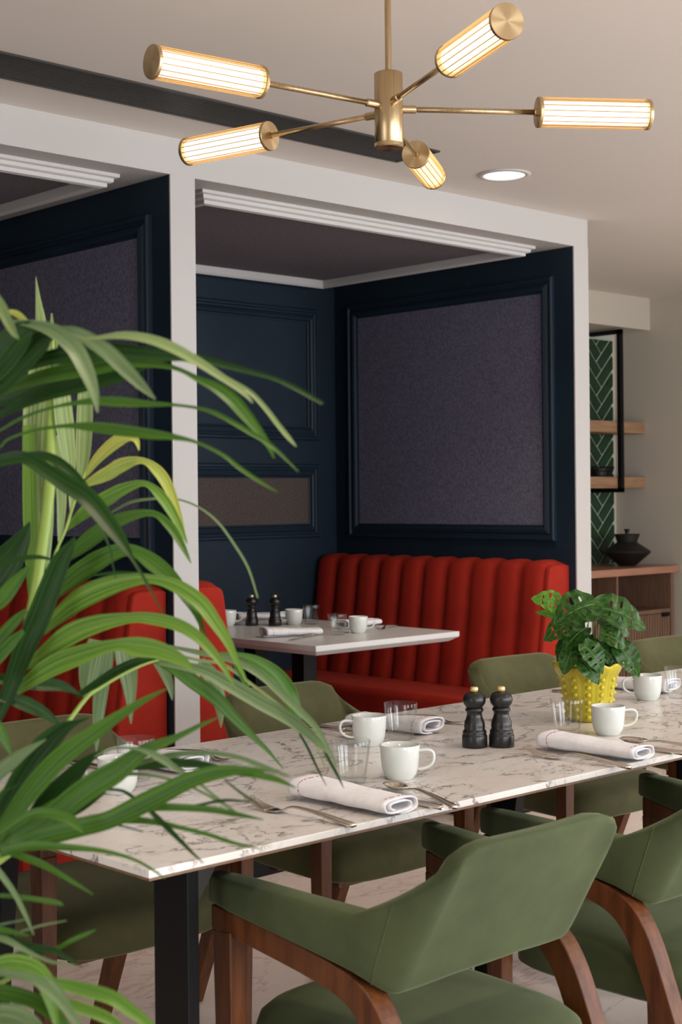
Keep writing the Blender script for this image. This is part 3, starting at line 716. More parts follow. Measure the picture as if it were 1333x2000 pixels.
def put(kind, x, y, rz, label, group, z=TZ, sc=1.0):
    if kind == 'cup': sc *= 1.1
    o = protos[kind]
    if kind in used: o = copy_tree(o)
    used.add(kind)
    o.location = (x, y, z); o.rotation_euler = (0, 0, math.radians(rz)); o.scale = (sc, sc, sc); o['label'] = label; o['group'] = group; return o
gr = lambda w: w + ' on the marble table'
# near settings (in front of the nearest chair, and right)
put('napkin', 1.70, 1.785, 4, 'rolled white napkin with red stitching, in front of the nearest chair, beside the leftmost fork', gr('rolled napkins'))
put('fork', 1.588, 1.787, 4, 'silver fork nearest the camera, left of the nearest rolled napkin', gr('forks'), sc=1.17)
put('knife', 1.782, 1.765, 2, 'table knife lying between the nearest napkin and the spoon', gr('knives'), sc=1.08)
put('spoon', 1.833, 1.752, -13, 'spoon lying in front of the near white cup and glass', gr('spoons'), sc=1.08)
put('glass', 1.838, 1.925, 0, 'clear empty tumbler left of the near white cup at the table centre', gr('tumblers'))
put('cup', 1.935, 1.895, -49, 'white coffee cup with handle to the right, beside the nearest tumbler', gr('coffee cups'))
put('napkin', 2.372, 1.785, 6, 'rolled white napkin with red stitching, in front of the yellow plant pot', gr('rolled napkins'))
put('fork', 2.290, 1.765, 4, 'silver fork right of the pepper mills, left of the right-hand napkin', gr('forks'), sc=1.17)
put('spoon', 2.538, 1.735, 4, 'spoon right of the napkin below the plant pot', gr('spoons'), sc=1.08)
put('knife', 2.487, 1.765, 2, 'table knife mostly hidden behind the right-hand napkin', gr('knives'), sc=1.08)
put('glass', 2.535, 1.975, 0, 'clear tumbler standing directly in front of the yellow plant pot', gr('tumblers'))
put('cup', 2.600, 1.915, -40, 'white coffee cup right of the tumbler, in front of the plant pot', gr('coffee cups'))
# far settings
put('napkin', 1.70, 2.325, 184, 'rolled white napkin at the far left setting, behind the tumbler and palm leaves', gr('rolled napkins'))
put('cup', 1.497, 2.165, 120, 'white coffee cup half hidden by palm leaves at the left', gr('coffee cups'))
put('glass', 1.585, 2.235, 0, 'clear tumbler behind the palm leaves at the left of the table', gr('tumblers'))
put('fork', 1.815, 2.33, 184, 'fork by the table edge at the far left setting, prongs showing past the palm leaves', gr('forks'), sc=1.05)
put('knife', 1.60, 2.37, 182, 'table knife at the far left setting, beside the napkin', gr('knives'))
put('napkin', 2.335, 2.30, 184, 'rolled white napkin behind the far cup and tumbler, in the middle of the far side', gr('rolled napkins'))
put('cup', 2.150, 2.195, 150, 'white coffee cup with handle to the left, behind the nearest tumbler', gr('coffee cups'))
put('glass', 2.245, 2.195, 0, 'clear tumbler right of the white cup that has its handle to the left', gr('tumblers'))
put('fork', 2.475, 2.315, 186, 'fork across the table between the middle far napkin and the pepper mills', gr('forks'), sc=1.05)
put('knife', 2.235, 2.365, 183, 'table knife behind the left-handled white cup', gr('knives'))
put('spoon', 2.19, 2.350, 178, 'spoon behind the left-handled white cup, left of the knife', gr('spoons'))
put('napkin', 3.25, 2.30, 184, 'rolled white napkin at the right edge of the photo, behind the far right tumbler', gr('rolled napkins'))
put('cup', 3.105, 2.165, 140, 'white coffee cup right of the plant pot, near the right edge of the photo', gr('coffee cups'))
put('glass', 3.185, 2.125, 0, 'clear tumbler at the right edge of the photo, on the far side of the table', gr('tumblers'))
put('spoon', 3.06, 2.33, 178, 'spoon right of the plant pot behind the far right cup', gr('spoons'))
# mills
put('mill', 2.284, 2.020, 20, 'left of the two black pepper mills on the marble table', 'black mills on the marble table')
put('mill', 2.327, 1.984, 50, 'right of the two black pepper mills on the marble table', 'black mills on the marble table')
# booth table items
gb = lambda w: w + ' on the booth table'
put('mill', 3.835, 4.59, 0, 'left of the two black pepper mills on the white booth table', gb('black mills'))
put('mill', 3.895, 4.515, 0, 'right of the two black pepper mills on the white booth table', gb('black mills'))
put('cup', 3.765, 4.66, -50, 'white cup left of the mills on the booth table', gb('cups'))
put('glass', 3.735, 4.74, 0, 'tumbler at the far left of the booth table, beside the red banquette end', gb('tumblers'))
put('cup', 3.975, 4.49, -200, 'white cup just right of the mills on the booth table', gb('cups'))
put('glass', 4.035, 4.45, 0, 'tumbler just right of the middle cup on the booth table', gb('tumblers'))
put('glass', 3.785, 4.03, 0, 'tumbler nearest the front corner of the booth table', gb('tumblers'))
put('cup', 3.895, 4.03, -50, 'white cup right of the front tumbler on the booth table', gb('cups'))
put('napkin', 3.635, 4.12, 72, 'flat white napkin at the front left of the booth table', gb('napkins'))
put('knife', 3.60, 4.03, 110, 'knife beside the front left napkin on the booth table', gb('knives'))
put('napkin', 4.06, 4.20, 100, 'white napkin behind the front cup on the booth table', gb('napkins'))
put('fork', 4.10, 4.08, 110, 'fork at the right side of the booth table', gb('forks'))
put('napkin', 3.73, 4.86, 80, 'white napkin at the back left of the booth table, behind the mills', gb('napkins'))
put('napkin', 4.03, 4.78, 80, 'white napkin at the back right of the booth table', gb('napkins'))

# ------------------------------------------------------------------ yellow pot with swiss-cheese plant
PX, PY = 2.735, 2.07
pp = thing('potted_plant', (PX, PY, TZ), 'leafy green plant with holed leaves in a knobbly yellow ceramic pot on the marble table', 'potted plant')
def prad(z): return .047 + .020 * (z / .12) ** .9 + (.012 * smoothstep((z - .095) / .03))
NSEG = 144
prof = [(0, .0), (.040, .0), (.046, .003)] + [(prad(z), z) for z in (.01, .02, .03, .04, .05, .06, .07, .08, .09, .10, .108, .116, .124, .130)] 
def prf(th, r, z):
    if z < .004: return 1
    s = 1 + .012 * math.cos(th * 24) * (1 if z < .11 else .3)
    if z > .10: s += .028 * smoothstep((z - .10) / .03) * (.5 + .5 * math.cos(th * 12))
    return s
inner = [(prad(.128) - .006, .130), (prad(.11) - .006, .112), (.052, .105)]
potb = lathe(prof + inner, NSEG, prf)
for v in potb.verts:
    th = math.atan2(v.co.y, v.co.x)
    if v.co.z > .10: v.co.z += .006 * (.5 + .5 * math.cos(th * 12)) * smoothstep((v.co.z - .10) / .025)
pot = link('pot', potb, 'yellow', pp, smooth=True)
link('soil', lathe([(0, .108), (.058, .108)], 24), 'soil', pp)
bpro = None
for c_ in range(12):
    for r_ in range(6):
        z = .013 + r_ * .0172; a = 2 * PI * (c_ + .0) / 12 + .13; rr = prad(z) - .0012
        if bpro is None:
            b = bmesh.new(); bmesh.ops.create_icosphere(b, subdivisions=2, radius=.0067); bpro = link('button', b, 'yellow', pot, smooth=True); o = bpro
        else: o = bpro.copy(); COL.objects.link(o)
        o.location = (rr * math.cos(a), rr * math.sin(a), z)
def leaf(base, tip, width, nrm, m, holes=True, parent=pp, petiole=None, droop=.15, heart=True):
    base = Vector(base); tip = Vector(tip); L_ = (tip - base).length; t = (tip - base).normalized()
    s_ = t.cross(nrm).normalized(); n_ = s_.cross(t).normalized()
    bm = bmesh.new(); uvl = bm.loops.layers.uv.new('uv'); NU, NV = 22, 14; vs = {}
    def outline(u): return (max(0, math.sin(PI * min(1, u * .97 + .03) ** .72)) ** .75) if u < 1 else 0
    for i in range(NU + 1):
        u = i / NU; w_ = width / 2 * max(.02, outline(u))
        for j in range(-NV // 2, NV // 2 + 1):
            v = j / (NV / 2)
            lob = -.10 * L_ * abs(v) ** 1.5 * (1 - u) ** 3 if heart else 0
            cup_ = .14 * abs(v) * w_ + .006 * math.cos(u * 26) * abs(v) * (width / .06) * .35
            p = base + t * (u * L_ + lob) + s_ * v * w_ + n_ * (cup_ - droop * L_ * u * u + .10 * L_ * math.sin(PI * u))
            vs[i, j] = bm.verts.new(p)
    for i in range(NU):
        for j in range(-NV // 2, NV // 2):
            jm = abs(j + .5)
            if holes and ((i == 5 and 1.4 < jm < 4) or (i in (9, 10) and 2.4 < jm < 5 and (j > 0 or i == 9)) or (i == 14 and 1.4 < jm < 4)): continue
            f = bm.faces.new((vs[i, j], vs[i + 1, j], vs[i + 1, j + 1], vs[i, j + 1]))
            for lp, (a, b) in zip(f.loops, ((i, j), (i + 1, j), (i + 1, j + 1), (i, j + 1))): lp[uvl].uv = (b / 7.0, a / NU * 2)
    o = link('leaf', bm, m, parent, smooth=True)
    md = o.modifiers.new('sub', 'SUBSURF'); md.levels = 1; md.render_levels = 1
    b2 = bmesh.new(); tube([base + t * (L_ * u) + n_ * (-droop * L_ * u * u + .10 * L_ * math.sin(PI * u) + .0003) for u in (0, .2, .4, .6, .8, .97)], [.0011, .001, .0009, .0008, .0006, .0003], 5, b2)
    link('midrib', b2, 'mstem', o)
    return o
PO = Vector((PX, PY, TZ)); toCam = (Vector((0, 0, CZ)) - PO).normalized()
ML = [((1098, 1184), (1041, 1166), 44, 'ms_l', 1, -.02, -.03), ((1160, 1180), (1084, 1212), 74, 'ms_d', 1, -.04, -.07), ((1165, 1186), (1268, 1222), 66, 'ms_d', 1, -.03, -.03),
      ((1160, 1186), (1200, 1160), 24, 'ms_l', 0, .05, .06), ((1130, 1216), (1060, 1246), 56, 'ms_m', 1, -.03, -.03), ((1090, 1207), (1048, 1193), 18, 'ms_l', 0, .01, .01),
      ((1140, 1258), (1182, 1314), 46, 'ms_d', 1, -.06, -.07), ((1135, 1286), (1172, 1334), 38, 'ms_d', 0, -.05, -.08), ((1118, 1272), (1100, 1316), 34, 'ms_d', 0, -.04, -.06),
      ((1145, 1226), (1098, 1270), 40, 'ms_d', 0, -.02, -.04), ((1175, 1236), (1228, 1264), 42, 'ms_d', 1, -.03, -.02), ((1205, 1258), (1254, 1322), 44, 'ms_d', 1, .0, .0),
      ((1172, 1208), (1236, 1240), 38, 'ms_d', 0, .01, .02), ((1150, 1240), (1120, 1290), 34, 'ms_d', 0, .01, .0), ((1172, 1262), (1210, 1300), 38, 'ms_d', 0, .0, .0),
      ((1150, 1250), (1165, 1300), 40, 'ms_d', 0, .02, .02), ((1185, 1225), (1215, 1200), 34, 'ms_d', 0, .04, .07), ((1140, 1215), (1118, 1180), 36, 'ms_d', 0, .04, .07), ((1200, 1270), (1228, 1302), 30, 'ms_d', 0, .03, .04), ((1112, 1250), (1086, 1292), 30, 'ms_d', 0, .0, .01),
      ((1150, 1200), (1150, 1165), 34, 'ms_d', 0, .06, .10), ((1135, 1262), (1105, 1300), 32, 'ms_d', 0, .03, .05), ((1178, 1285), (1206, 1310), 28, 'ms_d', 0, .02, .02)]
M['ms_m'] = leafmat('vine_leaf_mid', (.028, .085, .012), (.08, .18, .03), .24, .2, False)
inv = Vector((PX, PY, TZ))
random.seed(4)
for k, (b_, t_, w_, mm, hl, d0, d1) in enumerate(ML):
    D0 = 3.36 + d0; D1 = 3.36 + d1
    bw = at(*b_, D0) - inv; tw = at(*t_, D1) - inv
    nr = (toCam + Vector((0, 0, .75)) + Vector((random.uniform(-.25, .25), random.uniform(-.25, .25), 0))).normalized()
    leaf(bw, tw, w_ / 2870 * 3.36 * 1.12, nr, mm, bool(hl))
    root = Vector((random.uniform(-.02, .02), random.uniform(-.02, .02), .108)); mid = (root + bw) / 2 + Vector((0, 0, .015)) - (bw - root).cross(Vector((0, 0, 1))) * .1
    link('stem', tube([root, mid, bw], [.0016, .0013, .001], 6), 'mstem', pp, smooth=True)

# ------------------------------------------------------------------ palm in the foreground
palm = thing('potted_palm', (.42, 1.62, 0), 'large palm in the left foreground with arching fronds of narrow leaflets', 'palm')
PB = Vector((.42, 1.62, 0))
pb = link('planter', lathe([(0, 0), (.13, 0), (.135, .005), (.18, .36), (.182, .38), (.17, .38), (.165, .35), (.16, .34), (0, .34)], 40), 'pot', palm)
link('soil', lathe([(0, .345), (.165, .345)], 24), 'soil', palm)
def leaflet(tr, D0, D1, m, parent, tilt=None, arch=.0):
    P = spline(tr, 4); n = len(P); bm = bmesh.new(); uvl = bm.loops.layers.uv.new('uv')
    tilt = random.uniform(.35, .8) * random.choice((-1, 1)) if tilt is None else tilt
    pts = []; tot = 0; sl = [0]
    for i in range(1, n): tot += math.hypot(P[i][0] - P[i - 1][0], P[i][1] - P[i - 1][1]); sl.append(tot)
    for i, (x, y, w_) in enumerate(P):
        s = sl[i] / tot; D = D0 + (D1 - D0) * s + arch * math.sin(PI * s); pts.append((at(x, y, D), max(.8, w_) / 2870 * D, s))
    rows = []
    for i, (p, w_, s) in enumerate(pts):
        tv = (pts[min(i + 1, n - 1)][0] - pts[max(i - 1, 0)][0]).normalized()
        view = (p - Vector((0, 0, CZ))).normalized(); side = tv.cross(view).normalized(); 
        face = side.cross(tv).normalized()
        a = tilt * (1 - .3 * s); sd_ = (side * math.cos(a) + face * math.sin(a)); fd = sd_.cross(tv).normalized(); hw = w_ / 2 / math.cos(a) / .96
        if fd.z < 0: fd = -fd
        row = []
        for v in (-1, -.5, 0, .5, 1):
            row.append(bm.verts.new(p - PB + sd_ * hw * v + fd * hw * (.28 * abs(v) - .14)))
        rows.append((row, s))
    for (a, sa), (b, sb_) in zip(rows, rows[1:]):
        for j in range(4):
            f = bm.faces.new((a[j], a[j + 1], b[j + 1], b[j]))
            for lp, uv in zip(f.loops, ((j / 4, sa * 2), ((j + 1) / 4, sa * 2), ((j + 1) / 4, sb_ * 2), (j / 4, sb_ * 2))): lp[uvl].uv = (uv[0] + random_u, uv[1] + random_u * 3)
    return link('leaflet', bm, m, parent, smooth=True)
def frond(rach, D0, D1, leaves, m='stem'):
    global random_u
    P = spline(rach, 4); n = len(P)
    pts = [at(x, y, D0 + (D1 - D0) * i / (n - 1)) - PB for i, (x, y, w_) in enumerate(P)]
    rad = [w_ / 2870 * D0 / 2 for x, y, w_ in P]
    root = Vector((random.uniform(-.05, .05), random.uniform(-.05, .05), .345))
    mid = root.lerp(pts[0], .5) + Vector((-.05, 0, .08))
    base = [tuple(q) for q in spline([tuple(root), tuple(mid), tuple(pts[0])], 5)][:-1]
    fr = link('frond', tube([Vector(b) for b in base] + pts, [rad[0] * 1.15] * len(base) + rad, 8), m, palm, smooth=True)
    for lf in leaves:
        tr, dd, mm = lf[0], lf[1], lf[2]; random_u = random.random() * 5
        leaflet(tr, dd[0], dd[1], M['lf_' + mm], fr, *(lf[3:] or ()))
    return fr
random_u = 0; random.seed(11)
LD = (1.36, 1.30)
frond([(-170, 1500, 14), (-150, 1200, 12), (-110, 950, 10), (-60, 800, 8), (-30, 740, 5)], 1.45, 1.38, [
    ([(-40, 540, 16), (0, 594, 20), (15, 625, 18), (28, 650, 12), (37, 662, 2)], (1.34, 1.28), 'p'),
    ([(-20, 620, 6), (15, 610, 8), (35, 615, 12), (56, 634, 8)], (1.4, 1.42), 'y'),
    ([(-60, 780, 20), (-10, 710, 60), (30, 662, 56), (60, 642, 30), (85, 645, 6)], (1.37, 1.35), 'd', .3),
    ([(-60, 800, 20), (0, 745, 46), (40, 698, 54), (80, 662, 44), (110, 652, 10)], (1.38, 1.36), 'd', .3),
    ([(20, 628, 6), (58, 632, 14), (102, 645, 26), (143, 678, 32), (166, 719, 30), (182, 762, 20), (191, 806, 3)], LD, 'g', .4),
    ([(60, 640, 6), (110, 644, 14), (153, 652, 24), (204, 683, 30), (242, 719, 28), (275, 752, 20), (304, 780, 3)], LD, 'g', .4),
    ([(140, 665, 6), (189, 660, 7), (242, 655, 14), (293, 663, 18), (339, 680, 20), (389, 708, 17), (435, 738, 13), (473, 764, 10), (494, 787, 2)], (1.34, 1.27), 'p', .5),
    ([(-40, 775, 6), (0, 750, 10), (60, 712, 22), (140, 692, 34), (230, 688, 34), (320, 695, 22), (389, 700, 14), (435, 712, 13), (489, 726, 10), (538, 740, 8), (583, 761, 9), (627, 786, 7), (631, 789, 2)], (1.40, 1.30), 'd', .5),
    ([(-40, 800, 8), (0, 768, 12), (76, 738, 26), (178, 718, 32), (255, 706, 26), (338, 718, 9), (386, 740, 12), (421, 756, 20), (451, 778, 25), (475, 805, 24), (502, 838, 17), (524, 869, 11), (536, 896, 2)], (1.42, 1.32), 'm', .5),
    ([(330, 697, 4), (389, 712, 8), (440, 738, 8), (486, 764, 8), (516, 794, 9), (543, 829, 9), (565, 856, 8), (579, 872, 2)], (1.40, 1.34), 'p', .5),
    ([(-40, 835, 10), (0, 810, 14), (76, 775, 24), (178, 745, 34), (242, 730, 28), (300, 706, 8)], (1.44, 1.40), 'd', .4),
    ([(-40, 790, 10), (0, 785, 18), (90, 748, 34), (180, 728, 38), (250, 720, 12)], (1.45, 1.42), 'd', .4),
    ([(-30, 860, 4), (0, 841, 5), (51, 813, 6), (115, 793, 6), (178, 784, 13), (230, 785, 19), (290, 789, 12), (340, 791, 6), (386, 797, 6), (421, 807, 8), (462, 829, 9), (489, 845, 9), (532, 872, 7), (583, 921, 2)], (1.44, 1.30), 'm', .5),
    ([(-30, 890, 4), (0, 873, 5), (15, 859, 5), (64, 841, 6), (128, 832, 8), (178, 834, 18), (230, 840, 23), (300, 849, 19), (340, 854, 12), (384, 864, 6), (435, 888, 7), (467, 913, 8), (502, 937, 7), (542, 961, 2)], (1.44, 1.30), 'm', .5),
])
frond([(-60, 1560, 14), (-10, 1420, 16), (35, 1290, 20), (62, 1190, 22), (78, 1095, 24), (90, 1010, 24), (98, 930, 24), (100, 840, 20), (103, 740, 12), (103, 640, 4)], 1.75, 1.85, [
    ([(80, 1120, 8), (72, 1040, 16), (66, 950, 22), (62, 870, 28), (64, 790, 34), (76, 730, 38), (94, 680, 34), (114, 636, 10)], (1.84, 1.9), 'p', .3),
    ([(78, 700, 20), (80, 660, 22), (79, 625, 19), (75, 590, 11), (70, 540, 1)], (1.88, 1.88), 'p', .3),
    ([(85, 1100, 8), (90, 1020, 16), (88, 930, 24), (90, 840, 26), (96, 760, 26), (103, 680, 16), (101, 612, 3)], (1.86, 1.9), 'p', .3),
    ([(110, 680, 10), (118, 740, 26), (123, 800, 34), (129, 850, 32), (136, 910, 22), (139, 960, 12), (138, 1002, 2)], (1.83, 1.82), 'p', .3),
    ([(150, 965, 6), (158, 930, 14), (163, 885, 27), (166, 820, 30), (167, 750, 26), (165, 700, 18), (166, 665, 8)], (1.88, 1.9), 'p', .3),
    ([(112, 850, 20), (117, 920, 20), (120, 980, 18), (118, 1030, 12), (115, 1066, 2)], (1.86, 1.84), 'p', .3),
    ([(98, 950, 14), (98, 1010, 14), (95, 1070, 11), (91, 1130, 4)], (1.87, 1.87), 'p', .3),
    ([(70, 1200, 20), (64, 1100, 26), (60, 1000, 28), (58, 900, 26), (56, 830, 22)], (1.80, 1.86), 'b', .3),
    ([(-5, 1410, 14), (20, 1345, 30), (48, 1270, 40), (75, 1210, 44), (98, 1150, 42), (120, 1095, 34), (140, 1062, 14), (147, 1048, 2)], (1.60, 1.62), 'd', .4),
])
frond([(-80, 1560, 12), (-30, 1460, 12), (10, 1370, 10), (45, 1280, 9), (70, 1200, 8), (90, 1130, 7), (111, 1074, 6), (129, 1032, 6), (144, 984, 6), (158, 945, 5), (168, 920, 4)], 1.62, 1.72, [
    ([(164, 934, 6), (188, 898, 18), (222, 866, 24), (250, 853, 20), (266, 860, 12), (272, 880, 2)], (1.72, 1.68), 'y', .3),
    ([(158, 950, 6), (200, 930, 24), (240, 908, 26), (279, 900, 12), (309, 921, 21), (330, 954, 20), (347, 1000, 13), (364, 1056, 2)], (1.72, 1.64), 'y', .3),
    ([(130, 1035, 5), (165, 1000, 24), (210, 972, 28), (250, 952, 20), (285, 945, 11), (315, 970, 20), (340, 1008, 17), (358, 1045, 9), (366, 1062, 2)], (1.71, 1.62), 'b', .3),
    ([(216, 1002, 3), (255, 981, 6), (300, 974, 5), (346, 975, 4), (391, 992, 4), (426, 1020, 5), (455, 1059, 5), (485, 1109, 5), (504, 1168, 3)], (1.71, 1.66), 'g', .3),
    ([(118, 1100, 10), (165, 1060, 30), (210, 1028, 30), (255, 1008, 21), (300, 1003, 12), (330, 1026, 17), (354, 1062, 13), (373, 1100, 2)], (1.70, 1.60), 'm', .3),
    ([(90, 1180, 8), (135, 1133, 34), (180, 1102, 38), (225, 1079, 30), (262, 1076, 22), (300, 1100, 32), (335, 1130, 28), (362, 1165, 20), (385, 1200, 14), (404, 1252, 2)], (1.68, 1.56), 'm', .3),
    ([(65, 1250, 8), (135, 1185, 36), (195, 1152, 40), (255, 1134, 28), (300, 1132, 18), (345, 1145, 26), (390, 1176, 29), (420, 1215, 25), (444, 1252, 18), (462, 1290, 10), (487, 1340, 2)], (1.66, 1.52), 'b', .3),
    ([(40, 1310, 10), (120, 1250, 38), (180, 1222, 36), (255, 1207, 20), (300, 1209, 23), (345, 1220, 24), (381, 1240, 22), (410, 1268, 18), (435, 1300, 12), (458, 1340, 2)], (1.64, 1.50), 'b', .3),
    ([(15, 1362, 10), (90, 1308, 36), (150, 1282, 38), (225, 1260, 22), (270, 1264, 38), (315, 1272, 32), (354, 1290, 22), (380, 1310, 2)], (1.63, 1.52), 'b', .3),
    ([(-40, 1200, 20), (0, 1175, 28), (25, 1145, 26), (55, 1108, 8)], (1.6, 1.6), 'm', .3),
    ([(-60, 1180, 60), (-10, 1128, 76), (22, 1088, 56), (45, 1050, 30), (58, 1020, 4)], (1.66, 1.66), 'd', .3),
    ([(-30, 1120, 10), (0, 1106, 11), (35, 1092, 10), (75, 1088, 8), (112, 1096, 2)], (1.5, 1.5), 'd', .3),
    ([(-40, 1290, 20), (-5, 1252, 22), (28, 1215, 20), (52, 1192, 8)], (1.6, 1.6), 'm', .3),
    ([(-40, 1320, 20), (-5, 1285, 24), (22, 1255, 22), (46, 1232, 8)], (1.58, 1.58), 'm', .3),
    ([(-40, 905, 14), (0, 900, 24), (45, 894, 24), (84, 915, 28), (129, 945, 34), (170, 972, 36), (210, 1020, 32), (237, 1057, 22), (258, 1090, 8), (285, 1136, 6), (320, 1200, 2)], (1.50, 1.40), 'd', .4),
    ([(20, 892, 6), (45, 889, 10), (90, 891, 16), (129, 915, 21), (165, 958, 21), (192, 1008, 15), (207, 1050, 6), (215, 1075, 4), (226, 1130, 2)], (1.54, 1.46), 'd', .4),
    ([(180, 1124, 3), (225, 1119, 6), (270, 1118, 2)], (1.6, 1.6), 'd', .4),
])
frond([(-120, 1640, 12), (-30, 1580, 12), (50, 1500, 11), (117, 1430, 10), (168, 1364, 9), (192, 1346, 7), (250, 1312, 6), (300, 1292, 5), (350, 1286, 4)], 1.55, 1.72, [
    ([(150, 1360, 10), (190, 1335, 16), (230, 1312, 22), (270, 1294, 18), (305, 1290, 8)], (1.68, 1.7), 'd', .3),
    ([(300, 1290, 8), (340, 1305, 24), (375, 1330, 28), (420, 1362, 27), (456, 1400, 20), (492, 1436, 13), (525, 1468, 7), (554, 1502, 2)], (1.70, 1.74), 'm', .3),
    ([(310, 1294, 10), (390, 1308, 20), (450, 1338, 27), (510, 1373, 27), (555, 1398, 25), (600, 1430, 19), (630, 1458, 12), (650, 1478, 2)], (1.70, 1.66), 'g', .3),
    ([(330, 1262, 5), (390, 1275, 10), (456, 1289, 14), (510, 1319, 14), (546, 1352, 14), (585, 1388, 14), (624, 1430, 10), (659, 1500, 2)], (1.72, 1.64), 'g', .3),
    ([(330, 1275, 4), (390, 1290, 6), (435, 1297, 6), (480, 1328, 6), (540, 1373, 5), (585, 1412, 5), (612, 1445, 4), (636, 1500, 2)], (1.72, 1.68), 'p', .3),
    ([(430, 1275, 3), (470, 1280, 10), (504, 1294, 22), (540, 1320, 30), (566, 1358, 32), (580, 1396, 18), (586, 1420, 2)], (1.74, 1.76), 'm', .3),
    ([(390, 1292, 20), (412, 1320, 30), (426, 1352, 26), (431, 1386, 18), (432, 1422, 1)], (1.76, 1.78), 'g', .3),
    ([(190, 1250, 30), (180, 1290, 44), (172, 1330, 32), (166, 1364, 4)], (1.74, 1.74), 'g', .3),
    ([(214, 1255, 28), (203, 1310, 30), (196, 1365, 26), (191, 1420, 17), (188, 1472, 1)], (1.76, 1.76), 'g', .3),
    ([(240, 1250, 36), (248, 1300, 38), (254, 1350, 24), (256, 1414, 2)], (1.77, 1.77), 'g', .3),
    ([(310, 1292, 22), (324, 1318, 20), (333, 1345, 12), (337, 1368, 1)], (1.76, 1.76), 'g', .3),
    ([(-30, 1358, 10), (10, 1363, 18), (50, 1375, 27), (88, 1394, 20), (120, 1418, 2)], (1.6, 1.62), 'd', .3),
    ([(-30, 1325, 16), (20, 1328, 22), (72, 1335, 26), (120, 1340, 20), (158, 1357, 2)], (1.62, 1.65), 'd', .3),
    ([(455, 1290, 8), (465, 1310, 7), (478, 1335, 5), (487, 1345, 2)], (1.7, 1.7), 'm', .3),
    ([(585, 1432, 4), (602, 1462, 5), (620, 1500, 4), (638, 1535, 1)], (1.68, 1.66), 'd', .3),
    ([(628, 1455, 4), (645, 1488, 6), (660, 1515, 5), (672, 1540, 1)], (1.68, 1.66), 'd', .3),
])
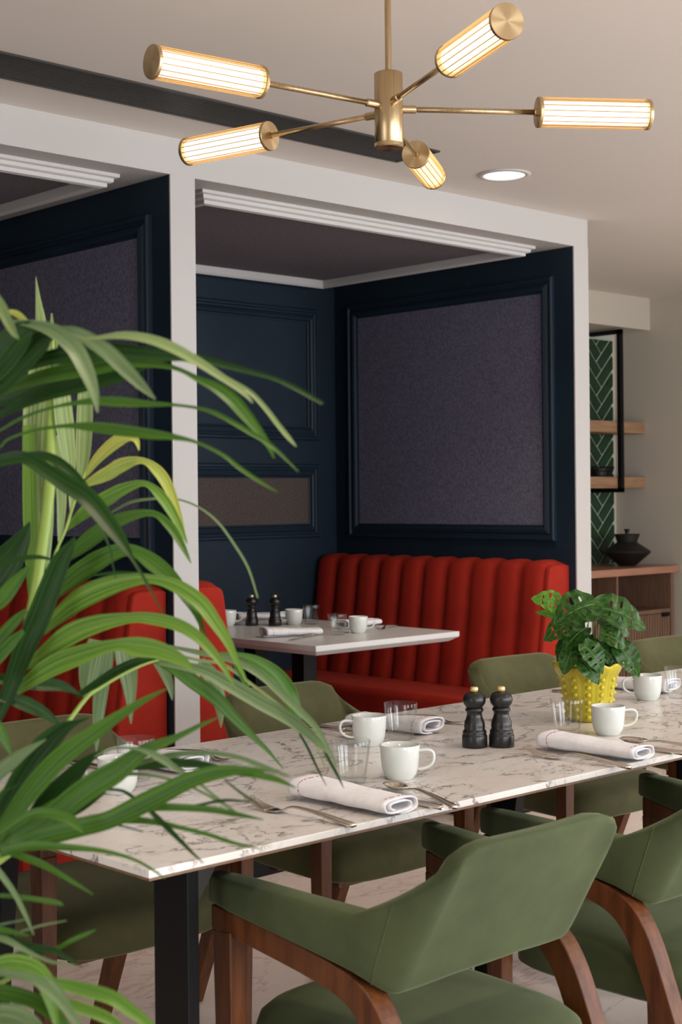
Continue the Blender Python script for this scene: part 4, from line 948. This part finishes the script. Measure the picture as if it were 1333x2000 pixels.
frond([(-160, 1760, 14), (-90, 1720, 18), (-20, 1690, 20), (18, 1665, 18), (60, 1642, 12)], 1.42, 1.44, [
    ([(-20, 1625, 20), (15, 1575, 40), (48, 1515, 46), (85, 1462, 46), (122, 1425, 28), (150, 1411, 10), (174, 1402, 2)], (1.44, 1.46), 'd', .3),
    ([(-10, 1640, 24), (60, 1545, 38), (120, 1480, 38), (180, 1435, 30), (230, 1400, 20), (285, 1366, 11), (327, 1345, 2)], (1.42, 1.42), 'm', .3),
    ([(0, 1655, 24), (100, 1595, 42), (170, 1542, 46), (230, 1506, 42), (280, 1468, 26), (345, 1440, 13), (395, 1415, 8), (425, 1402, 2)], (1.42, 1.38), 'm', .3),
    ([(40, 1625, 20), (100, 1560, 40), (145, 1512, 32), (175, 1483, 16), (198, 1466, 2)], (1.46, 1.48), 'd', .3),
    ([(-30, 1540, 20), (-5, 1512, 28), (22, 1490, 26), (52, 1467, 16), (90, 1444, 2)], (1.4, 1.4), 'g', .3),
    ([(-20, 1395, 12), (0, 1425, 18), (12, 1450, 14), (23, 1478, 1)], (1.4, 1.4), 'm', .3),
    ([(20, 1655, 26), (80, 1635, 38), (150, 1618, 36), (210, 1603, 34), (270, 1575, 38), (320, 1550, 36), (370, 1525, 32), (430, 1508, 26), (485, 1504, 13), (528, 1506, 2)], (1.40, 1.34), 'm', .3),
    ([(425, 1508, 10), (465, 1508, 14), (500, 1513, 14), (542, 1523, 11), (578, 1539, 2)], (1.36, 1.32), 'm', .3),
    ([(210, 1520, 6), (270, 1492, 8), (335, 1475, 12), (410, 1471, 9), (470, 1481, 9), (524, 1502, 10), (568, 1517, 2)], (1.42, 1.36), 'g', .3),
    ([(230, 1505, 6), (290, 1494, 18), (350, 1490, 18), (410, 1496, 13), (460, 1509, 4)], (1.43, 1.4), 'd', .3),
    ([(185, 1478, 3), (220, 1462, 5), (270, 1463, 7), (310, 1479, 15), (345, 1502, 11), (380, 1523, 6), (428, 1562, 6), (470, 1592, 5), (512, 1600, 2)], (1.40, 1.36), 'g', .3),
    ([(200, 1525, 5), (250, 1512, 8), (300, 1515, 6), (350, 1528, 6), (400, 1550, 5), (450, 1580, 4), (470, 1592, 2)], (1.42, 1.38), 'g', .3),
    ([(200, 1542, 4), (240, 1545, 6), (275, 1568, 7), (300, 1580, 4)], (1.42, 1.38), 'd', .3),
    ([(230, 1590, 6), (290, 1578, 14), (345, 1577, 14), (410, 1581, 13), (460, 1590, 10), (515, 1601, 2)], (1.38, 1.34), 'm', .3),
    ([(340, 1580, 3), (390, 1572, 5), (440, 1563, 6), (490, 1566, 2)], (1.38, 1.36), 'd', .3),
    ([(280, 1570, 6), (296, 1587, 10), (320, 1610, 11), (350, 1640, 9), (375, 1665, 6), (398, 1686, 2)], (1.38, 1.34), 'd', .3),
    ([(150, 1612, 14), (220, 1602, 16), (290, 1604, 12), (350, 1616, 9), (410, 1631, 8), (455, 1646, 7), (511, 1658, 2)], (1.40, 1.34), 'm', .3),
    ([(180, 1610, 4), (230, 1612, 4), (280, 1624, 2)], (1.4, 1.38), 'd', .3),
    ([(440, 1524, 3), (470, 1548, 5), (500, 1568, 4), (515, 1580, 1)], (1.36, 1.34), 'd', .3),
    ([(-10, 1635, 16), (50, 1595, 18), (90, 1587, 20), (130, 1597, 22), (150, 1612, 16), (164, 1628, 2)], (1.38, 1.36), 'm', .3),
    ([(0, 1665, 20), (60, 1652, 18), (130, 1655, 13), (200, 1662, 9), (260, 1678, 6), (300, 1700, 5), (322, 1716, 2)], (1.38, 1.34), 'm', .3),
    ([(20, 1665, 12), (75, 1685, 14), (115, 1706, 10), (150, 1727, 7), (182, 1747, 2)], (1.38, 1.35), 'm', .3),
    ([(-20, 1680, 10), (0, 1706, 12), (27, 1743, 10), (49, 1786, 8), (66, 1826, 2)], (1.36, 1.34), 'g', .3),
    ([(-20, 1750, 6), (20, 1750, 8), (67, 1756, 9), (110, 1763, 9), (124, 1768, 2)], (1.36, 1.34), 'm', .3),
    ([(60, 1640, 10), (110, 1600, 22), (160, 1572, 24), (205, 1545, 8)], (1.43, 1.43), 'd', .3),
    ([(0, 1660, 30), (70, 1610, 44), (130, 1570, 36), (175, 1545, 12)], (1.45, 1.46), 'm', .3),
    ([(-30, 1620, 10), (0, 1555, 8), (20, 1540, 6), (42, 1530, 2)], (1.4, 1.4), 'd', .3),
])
frond([(-160, 2080, 14), (-110, 2000, 14), (-50, 1950, 12), (0, 1920, 10), (40, 1900, 6)], 1.36, 1.32, [
    ([(-40, 1900, 20), (10, 1887, 40), (55, 1893, 42), (85, 1915, 34), (100, 1955, 24), (112, 2010, 8)], (1.3, 1.28), 'b', .4),
    ([(40, 1905, 6), (97, 1916, 14), (150, 1930, 25), (216, 1948, 26), (256, 1975, 23), (294, 2004, 16), (325, 2040, 4)], (1.30, 1.26), 'b', .4),
    ([(-40, 1890, 10), (10, 1900, 14), (65, 1913, 18), (112, 1950, 18), (165, 2015, 12)], (1.28, 1.24), 'g', .4),
    ([(-40, 1935, 20), (10, 1940, 30), (65, 1955, 28), (110, 1985, 26), (145, 2030, 12)], (1.3, 1.28), 'm', .4),
    ([(-40, 1985, 30), (10, 1982, 40), (50, 1995, 38), (90, 2030, 20)], (1.28, 1.25), 'g', .4),
    ([(60, 1945, 8), (110, 1956, 20), (160, 1970, 22), (215, 1992, 20), (255, 2025, 8)], (1.31, 1.29), 'b', .4),
    ([(85, 1905, 4), (110, 1925, 10), (132, 1960, 10), (155, 2010, 5)], (1.27, 1.25), 'g', .4),
    ([(-40, 1815, 10), (0, 1830, 18), (54, 1848, 13), (108, 1858, 11), (162, 1889, 2)], (1.34, 1.3), 'd', .4),
    ([(-40, 1895, 12), (0, 1880, 16), (60, 1860, 14), (105, 1858, 11), (140, 1876, 2)], (1.34, 1.32), 'd', .4),
    ([(60, 1862, 5), (105, 1855, 8), (140, 1837, 9), (170, 1824, 8), (188, 1816, 2)], (1.34, 1.32), 'm', .4),
    ([(-30, 1810, 8), (0, 1815, 10), (30, 1822, 8), (58, 1828, 2)], (1.32, 1.3), 'm', .4),
    ([(-30, 1830, 10), (10, 1835, 12), (60, 1862, 8), (105, 1880, 6), (150, 1885, 2)], (1.32, 1.3), 'g', .4),
    ([(0, 1806, 3), (30, 1800, 3), (58, 1794, 2)], (1.3, 1.3), 'g', .4),
    ([(40, 1820, 3), (80, 1808, 4), (130, 1798, 2)], (1.3, 1.3), 'g', .4),
    ([(0, 1960, 10), (30, 1990, 24), (40, 2030, 20)], (1.33, 1.33), 'm', .4),
])
